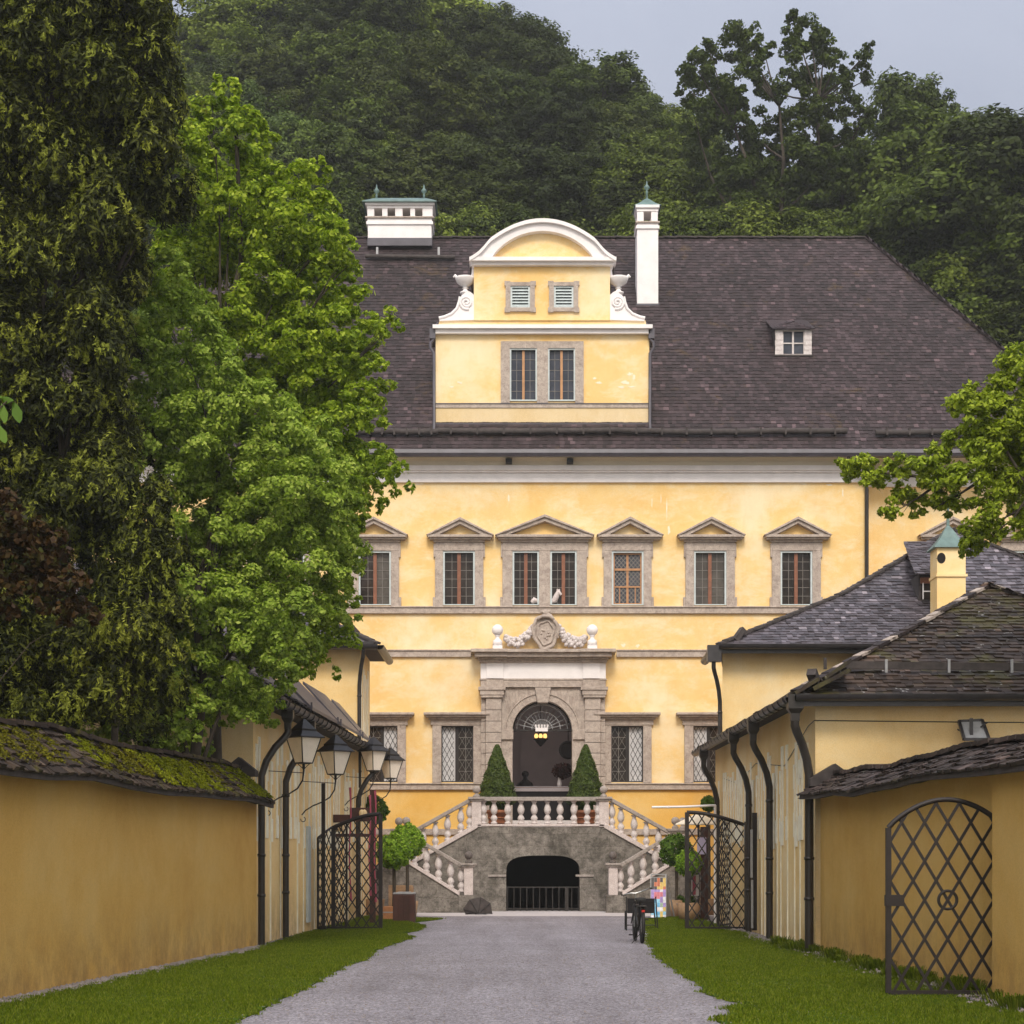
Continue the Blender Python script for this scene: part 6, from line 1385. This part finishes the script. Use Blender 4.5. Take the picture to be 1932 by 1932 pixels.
LH=[leafmat('hill_leaves_dark',[(.045,.058,.010),(.080,.10,.018),(.13,.155,.036)],.25,.6,.35,vary=True),
    leafmat('hill_leaves_mid',[(.08,.11,.014),(.14,.18,.026),(.22,.27,.05)],.28,.6,.35,vary=True),
    leafmat('hill_leaves_fresh',[(.12,.17,.035),(.19,.26,.055),(.28,.36,.10)],.3,.6,.35,vary=True)]
LTIP=leafmat('fresh_yellow_tips',[(.16,.18,.018),(.25,.27,.032),(.36,.38,.065)],.35,.6,.7)
def tips(bl,T,frac):
    bl=[b for b in bl if b[1]>21.5]
    out=[]
    for x,y,z,r_ in bl:
        m=int(150*r_*r_*frac/.13); d=rng.normal(size=(m,3)); d[:,1]-=.7; d/=np.linalg.norm(d,axis=1)[:,None]
        c0=d*(r_*rng.uniform(.8,1.12,(m,1)))*np.array([1,1,.9])+np.array([x,y,z])
        k=14; t=rng.random((m,k)); L_=rng.uniform(.08,.26,(m,1)); drift=rng.normal(0,.45,(m,1,2))
        c=np.repeat(c0[:,None,:],k,1); c[:,:,2]-=(t*L_); c[:,:,:2]+=d[:,None,:2]*t[:,:,None]*.12+drift*t[:,:,None]*L_[:,:,None]*.5
        c+=rng.normal(0,.018,c.shape); c=c.reshape(-1,3); nn=np.repeat(d,k,0)
        out.append(leafquads(c,nn,.075,.024,1.2,.6))
    quadmesh('fresh_tips',np.concatenate(out),LTIP,T)
def left_trees():
    # T1 yew
    L1=[]
    rd=random.Random(5)
    for i in range(46):
        py=-90+i*31.5+rd.uniform(-15,15)
        wmax=330 if py<300 else (330-(py-300)*.25 if py<700 else (235 if py<900 else (330 if py<1300 else 300)))
        for j in range(3): 
            r=rd.uniform(38,66); L1.append((rd.uniform(-160,wmax-r*.9),py+rd.uniform(-20,20),r))
        if i%2==0: L1.append((wmax-rd.uniform(28,45),py,rd.uniform(26,40)))
    L1+=[(60,0,60),(20,-20,60),(70,70,60)]+[(10,y_,62) for y_ in range(420,760,50)]+[(200,y_,60) for y_ in range(780,960,45)]
    L1=[(a,min(b,1330),r) for a,b,r in L1]
    bl=PB(L1,27.0,0,1.3,False); bl+= [(b[0]-rd.uniform(0,.6),b[1]+rd.uniform(1.0,2.6),b[2],b[3]*1.1) for b in bl[::3]]
    bl+=[(-7.9-rd.uniform(0,2.2)-max(0,(y_-22)*.2),y_,rd.uniform(3.6,9),rd.uniform(.8,1.3)) for y_ in [rd.uniform(12.5,24) for _ in range(46)]]  # unseen boughs added outside the frame to shade the near left wall and lawn
    T=tree('yew_tree','towering dark yew with drooping yellow-green sprays at the left edge',(-7.6,28.0,0),(-7.4,28.0,15),bl,LT1,800,.13,.035,.3,.42,1.1,.55,1.5,nl=24,cat='tree')
    tips(bl,T,.13)
    # lower light-tipped small conifer in front
    L=[(290,960,36),(270,1020,48),(310,1060,40),(285,1110,52),(330,1150,34),(250,1180,50),(310,1220,46),(270,1270,46),(200,1300,50),(140,1330,48),(330,1290,36),(60,1340,46)]
    T=tree('conifer_tree','small yellow-tipped conifer in front of the elm behind the left garden wall',(-6.35,25.9,0),(WX(285,25.5),25.5,5.8),PB(L,25.5,0,.6,False),LT1,800,.12,.035,.09,.4,1.0,.55,1.4,nl=6)
    tips(PB(L,25.5,0,.6,False),T,.22)
    # T2 elm
    L=[(330,520,48),(290,580,50),(350,600,52),(400,680,56),(340,690,60),(270,660,50),(430,760,62),(360,790,70),(290,800,60),(500,770,54),(560,800,58),(480,850,66),(600,840,46),(540,900,66),(420,900,66),(640,900,44),(600,960,58),(330,900,66),(500,990,66),(640,1000,46),(410,1010,60),(570,1060,58),(620,1080,40),(470,1100,66),(350,1110,60),(540,1150,56),(600,1150,36),(400,1190,66),(480,1220,60),(540,1230,42),(340,1260,60),(420,1290,56),(470,1320,42),(380,1335,34),(300,1330,48),(510,1290,34),(250,900,50),(250,1000,50),(230,720,44),(200,1230,60),(120,1300,60),(230,1340,50),(280,1375,40),(335,1385,38),(250,1395,40),(300,1410,30),(355,1370,30),(180,1370,44),(60,1330,60),(250,1110,56),(180,1150,50),(500,1180,50),(300,1180,60),(350,1010,60),(430,1130,60)]
    tree('elm_tree','broad mid-green leafy tree leaning over the left garden wall',(WX(330,29.2),29.6,0),(WX(400,29.2),29.8,8.8),PB(L,29.2,0,1.0)+PB([(300,620,80),(330,780,90),(430,900,90),(540,960,90),(420,1050,95),(330,1150,90),(500,1120,80),(600,1000,62),(560,860,70),(655,940,40),(660,1030,34),(640,1090,30),(615,1150,34),(280,1000,90),(250,1150,90),(180,1280,80)],30.6,0,.8,False,5),LT2,760,.080,.046,.13,.36,.35,.5,nl=12)
    # T3 hornbeam
    L=[(428,170,30),(400,215,40),(450,230,40),(370,260,44),(425,290,50),(480,240,26),(340,300,44),(390,350,54),(460,360,50),(330,390,50),(520,330,34),(560,330,36),(600,320,28),(540,390,46),(600,390,38),(630,440,34),(480,440,52),(560,470,50),(400,450,50),(620,510,44),(650,490,24),(500,530,56),(580,570,54),(660,560,30),(440,580,56),(640,610,40),(700,600,24),(735,592,15),(715,612,14),(560,640,54),(500,660,54),(650,665,42),(695,690,28),(722,690,14),(600,720,52),(680,740,30),(650,780,42),(705,790,26),(725,795,13),(600,800,46),(660,840,38),(700,860,28),(730,880,24),(762,882,13),(700,910,24),(735,912,13),(650,920,42),(665,960,28),(640,990,36),(640,1050,32),(650,1100,22),(610,1120,36),(640,1170,24),(655,1190,12),(600,1180,30),(620,1215,14),(560,1200,30),(610,1240,15),(590,1250,14),(560,1250,20),(455,1335,26),(500,1330,22)]
    tree('hornbeam_tree','tall bright green hornbeam reaching in front of the palace roof',(WX(380,31.6),31.9,0),(WX(440,31.6),31.9,14.6),PB(L,31.6,0,.9)+PB([(430,420,80),(520,470,80),(400,560,90),(560,600,90),(480,700,90),(600,760,80),(640,680,60),(560,860,80),(660,880,50),(650,560,44),(690,660,34),(700,760,34),(350,420,70),(340,520,80),(620,460,50)],33,0,.8,False,6),LT3,600,.092,.058,.13,.36,.2,.5,nl=14)
    # lower leaf sprays hanging over the low building's corner
    L=[(10,960,50),(50,1000,46),(20,1050,52),(90,1030,40),(60,1090,44),(130,1090,36),(100,1130,36),(165,1150,28),(15,1120,40),(130,1150,26)]
    tree('copper_tree','small copper-leaved tree at the left edge above the garden wall',(WX(-60,22),22,0),(WX(-30,22),22,4.6),PB(L,22.0,0,.5,False),LRED,520,.10,.065,.05,.4,.2,.8,nl=1)
    # near sprig at left frame edge
    Y=9.0; T=thing('leafy_twig',(WX(-40,Y),Y,WZ(800,Y)),'large fresh green leaves of a near branch at the left edge','branch'); mb=MB(); mb.tube([W(-70,830,Y),W(-20,790,Y),W(18,752,Y)],[.008,.006,.003],5); mb.build('twig','trunk',T)
    V=[]
    for a,b,wd in (((0,752),(28,757),7),((24,757),(38,800),10),((2,760),(10,800),8),((-8,800),(12,838),10),((-20,770),(0,820),9),((-14,745),(6,752),5)):
        A=np.array(W(*a,Y)); B_=np.array(W(*b,Y)); d=(B_-A); n=np.array([d[2],0,-d[0]]); n/=np.linalg.norm(n); w_=wd/F*Y
        m=(A+B_)/2; pts=[A,A+d*.2+n*w_*.7,A+d*.5+n*w_,A+d*.82+n*w_*.5,B_,A+d*.82-n*w_*.5,A+d*.5-n*w_,A+d*.2-n*w_*.7]; 
        V.append([p+np.array([0,.02*math.sin(i*1.4),0]) for i,p in enumerate(pts)])
    quadmesh('leaves',np.array(V),LEAFM,T,k=8)
left_trees()
def oak():
    Y=26.0
    L=[(1925,700,40),(1890,740,36),(1830,750,24),(1800,770,20),(1850,790,34),(1910,800,44),(1940,860,50),(1870,850,38),(1810,830,26),(1770,860,22),(1740,880,24),(1700,880,20),(1660,890,22),(1625,880,20),(1600,890,16),(1590,875,12),(1760,910,26),(1820,900,36),(1880,920,40),(1930,940,40),(1700,930,20),(1730,950,20),(1690,965,14),(1790,950,24),(1850,970,30),(1830,1010,20),(1880,1000,22),(1820,1035,14),(1845,1030,14),(1920,1000,20),(1670,965,10),(1640,905,14)]
    bl=PB(L,Y,0,.7,False,9)
    rd=random.Random(3)
    # rest of the crown, outside the picture, made big to shade the near wall
    for i in range(95):
        a=rd.uniform(0,6.28); r=rd.uniform(.5,6.2); x=13.3+r*math.cos(a); y=22.5+r*math.sin(a)*1.0; z=rd.uniform(6.2,14.5)
        if WX(1960,y)<x-1.2: bl.append((x,y,z,rd.uniform(.9,1.5)))
    T=thing('oak_tree',(12.6,23.5,0),'oak with a leafy bough reaching in from the right edge','tree'); mb=MB(); base=(12.6,23.5,0)
    near=bl[:len(L)]; limbs(mb,base,(12.6,23,12),bl[len(L):],.45,k=22,seed=3)
    # main bough into the picture
    pts=[(12.3,23.4,5.6),(10.3,24.5,6.6),W(2060,900,25.4),W(1932,905,25.8),W(1860,900,26),W(1780,905,26),W(1700,895,26),W(1630,890,26)]
    mb.tube(pts,[.2,.14,.09,.06,.04,.03,.02,.008],7)
    for src,dst,dip in ((W(1960,905,25.8),W(1860,1020,26),-.1),(W(1900,905,25.9),W(1830,1040,26),-.05),(W(1990,905,25.7),W(1900,720,26),.1),(W(1860,900,26),W(1760,960,26),0),(W(1780,905,26),W(1690,965,26),0),(W(1932,905,25.8),W(1840,780,26),.05),(W(1940,950,26),W(1870,990,26),0),(W(1820,900,26),W(1740,870,26),0)):
        m=src.lerp(dst,.5)+Vector((.03,0,dip)); mb.tube([src,src.lerp(m,.6),m,dst],[.03,.022,.016,.005],5)
        for q in range(5): s=src.lerp(dst,rd.uniform(.4,1)); mb.tube([s,s+Vector((rd.uniform(-.25,.15),rd.uniform(-.1,.1),rd.uniform(-.2,.2)))],[.008,.003],4,cap=False)
    mb.build('trunk','trunk',T)
    q1=blob_leaves([(b[0],b[1],b[2],b[3]*1.12) for b in near],1500,.085,.042,.5,0,.7,.6); q2=blob_leaves(bl[len(L):],75,.17,.10,.4,0,.7,.8)
    quadmesh('crown',np.concatenate([q1,q2]),LOAK,T)
oak()
# ------------------------------------------------------------ wooded hill
def hill():
    m=simple('forest_floor',(.045,.04,.022),.95,.3,.5); nx,ny=60,30; vs=[];fs=[]
    def hz(x,y):
        t=min(1,max(0,(y-72)/34)); s=t**.66; r=1/(1+math.exp((x-9)/4.0)); return -.3+(34*s)*(.74+.26*r)+.6*math.sin(x*.3)*s
    for j in range(ny+1):
        for i in range(nx+1):
            x=-90+180*i/nx; y=72+90*j/ny; vs.append((x,y,hz(x,y)))
    for j in range(ny):
        for i in range(nx): a=j*(nx+1)+i; fs.append((a,a+1,a+nx+2,a+nx+1))
    mb=MB(); mb.add(vs,fs,0,True); tag(mb.build('hill',m),kind='structure')
    # prototypes
    protos=[]
    rd=random.Random(21)
    def proto(H,Rr,kind,seed,elong=1):
        r2=random.Random(seed); bl=[]
        for i in range(44):
            t=r2.random()**.8; z=H*(.28+.68*t); rr=Rr*math.sin(math.pi*min(.97,(.18+.8*t))**.9)**.7
            a=r2.uniform(0,6.28); q=rr*r2.uniform(.35,1.0); bl.append((q*math.cos(a),q*math.sin(a),z,r2.uniform(.7,1.75)*Rr/4.5))
        return bl
    specs=[(18,4.6,0,1),(17,4.2,1,2),(20,5.0,0,3),(16,4.4,1,4),(15,4.2,2,5),(19,3.6,0,6)]
    labs={0:('dark green broadleaf tree in the wood on the hill','tree'),1:('mid-green broadleaf tree in the wood on the hill','tree'),2:('pale fresh green tree on the slope behind the left trees','tree')}
    def put(px,py,Y,k,scale=1.0,label=None,rot=None):
        H=specs[k][0]; x=WX(px,Y); zt=WZ(py,Y); zb=hz(x,Y); s=max(.55,(zt-zb)/ (H*1.0)); 
        sx=s*scale
        lab=label
        P=protos[k]
        if P['n']==0: o=P['o']; o.location=(x,Y,zb-.1); o.rotation_euler=(0,0,rd.uniform(0,6.28)); o.scale=(sx,sx,s); 
        else: o=dup(P['o'],(x,Y,zb-.1),None,rd.uniform(0,6.28),(sx,sx,s))
        o['label']=lab or labs[specs[k][2]][0]; P['n']+=1
        return o
    for H,Rr,kind,sd in specs:
        bl=proto(H,Rr,kind,sd); T=thing('broadleaf_tree',(0,0,0),'','tree','trees of the wood on the hill behind the palace')
        mb=MB(); limbs(mb,(0,0,0),(0,0,H*.85),bl,.35,k=14,seed=sd); mb.build('trunk','trunk',T)
        quadmesh('crown',blob_leaves(bl,*((200,.14,.09) if kind==2 else (170,.16,.10)),.36,.2,.6,.45),LH[kind],T); protos.append({'o':T,'n':0})
    D='dark green crown in the front row just above the palace roof ridge'
    # skyline row (far)
    for px,py,k in ((330,40,0),(400,5,2),(470,-25,1),(545,-45,2),(620,-60,0),(700,-50,2),(775,-40,3),(850,-25,0),(920,10,2),(985,40,1),(1040,95,0),(1100,110,3),(1160,130,5),(1215,165,0),(1262,215,3),(250,30,0),(180,20,2),(90,10,1)):
        put(px,py+12,104+rd.uniform(-3,3),k,1.25)
    for px,py,k in ((360,150,0),(430,110,1),(510,90,2),(590,110,0),(670,70,1),(740,120,2),(820,90,5),(890,130,0),(960,150,1),(1030,190,2),(1100,200,0),(1170,210,5),(1225,250,1),(1290,290,0),(280,160,1),(200,150,2)):
        put(px,py,94+rd.uniform(-2,2),k,1.15)
    for px,py,k in ((640,260,1),(700,230,0),(760,270,0),(830,250,5),(900,260,2),(965,280,0),(1035,300,5),(1110,290,0),(1180,310,1),(1250,330,1),(1330,350,3),(1410,330,1),(1490,320,3),(1570,340,1),(1640,330,0)):
        put(px,py,85+rd.uniform(-1,1),k,1.1)
    for px,py,k in ((680,390,3),(880,405,1),(960,410,1),(1290,400,3),(1370,405,1),(1450,410,3),(1530,400,1),(1600,405,3)):
        put(px,py,80,k,1.0,)
    # right side masses
    for px,py,Y,k,s,l in ((1712,150,88,1,.75,'narrow mid-green treetop standing out right of the tall airy tree'),(1690,250,84,3,1.1,None),(1760,260,82,1,1.15,None),(1840,230,82,1,1.1,None),(1905,225,78,0,1.2,'very dark tree at the right edge of the wood'),(1960,300,78,0,1.2,None),(1810,330,78,3,1.2,None),(1735,380,79,1,1.1,None),(1870,430,76.5,0,1.2,None),(1930,480,76,0,1.2,None),(1800,500,76,1,1.1,None),(1700,470,77,1,1.0,None),(1880,560,75.5,0,1.0,None)):
        put(px,py,Y,k,s,l)
    put(560,235,86,4,.8,'pale fresh green round tree rising behind the hornbeam'); put(640,300,84,4,.75,'pale green tree between the hornbeam and the wide white chimney'); put(470,180,87,4,.8,'pale green treetop left of the round one behind the hornbeam'); put(650,250,88,3,.9,'grey-green tree above and left of the wide white chimney')
    put(330,160,84,3,1.0,'mid-green tree seen between the yew and the hornbeam top')
    # the tall airy tree on the right
    Y=82; L=[(1400,60,30),(1385,95,34),(1415,110,30),(1340,100,26),(1315,130,30),(1350,150,32),(1300,170,26),(1390,160,34),(1440,90,22),(1500,50,26),(1530,60,30),(1555,90,26),(1500,100,30),(1545,130,32),(1580,110,18),(1600,150,24),(1640,95,14),(1625,115,18),(1635,150,16),(1590,190,34),(1630,210,22),(1540,190,34),(1490,160,30),(1450,170,26),(1310,220,34),(1350,220,34),(1400,220,36),(1460,230,36),(1510,240,36),(1560,250,38),(1610,260,34),(1330,280,40),(1390,290,42),(1450,300,40),(1510,310,42),(1570,320,42),(1620,330,36),(1340,340,40),(1410,360,50),(1480,370,50),(1430,260,30),(1480,280,34),(1540,290,36),(1590,310,34),(1380,330,36),(1450,350,44),(1530,350,44),(1360,180,26),(1425,135,24),(1520,150,26),(1560,160,24),(1550,385,44),(1610,400,40),(1350,400,36)]
    bl=[];r3=random.Random(8)
    for px,py,r in L:
        y=Y+r3.uniform(-2,2); bl.append((WX(px,y),y,WZ(py,y),r/F*Y))
    base=(WX(1500,Y),Y,hz(WX(1500,Y),Y)-.2)
    T=thing('airy_tree',base,'tall airy tree with sky showing between its limbs, right of centre on the skyline','tree'); mb=MB()
    stems=[]
    for (xb,yb),(xm,ym),(xt,yt) in (((1490,620),(1440,420),(1385,240)),((1500,620),(1475,400),(1470,200)),((1510,620),(1530,380),(1545,190)),((1520,620),(1575,430),(1610,260)),((1480,620),(1400,470),(1340,330))):
        ya=Y+r3.uniform(-.8,.8); pts=[Vector(base),W(xb,yb,Y),W(xm,ym,ya),W((xm+xt)/2+6,(ym+yt)/2,ya),W(xt,yt,ya)]; mb.tube(pts,[.2,.17,.13,.09,.05],6); stems.append(pts[1:])
    for B in bl:
        c=Vector(B[:3]); best=min((p for st in stems for p in st if p.z<c.z-.2),key=lambda p:(p-c).length,default=stems[0][0]); mid=best.lerp(c,.5)+Vector((0,0,-.1)); mb.tube([best,mid,c],[.06,.04,.015],5)
    mb.build('trunk','trunk',T); quadmesh('crown',blob_leaves(bl,150,.19,.115,.46,.1,.75,.8,nsub=12),LH[1],T)
hill()

def haze():
    m=bpy.data.materials.new('haze'); nt=nodes(m); v=N(nt,'ShaderNodeVolumePrincipled'); v.inputs['Color'].default_value=(.93,.95,.93,1); v.inputs['Density'].default_value=.00055; v.inputs['Anisotropy'].default_value=.2
    o=N(nt,'ShaderNodeOutputMaterial'); L(nt,v.outputs[0],o.inputs['Volume'])
    mb=MB(); mb.box(-505,505,-65,705,-1.2,75); tag(mb.build('haze',m),kind='stuff')
haze()
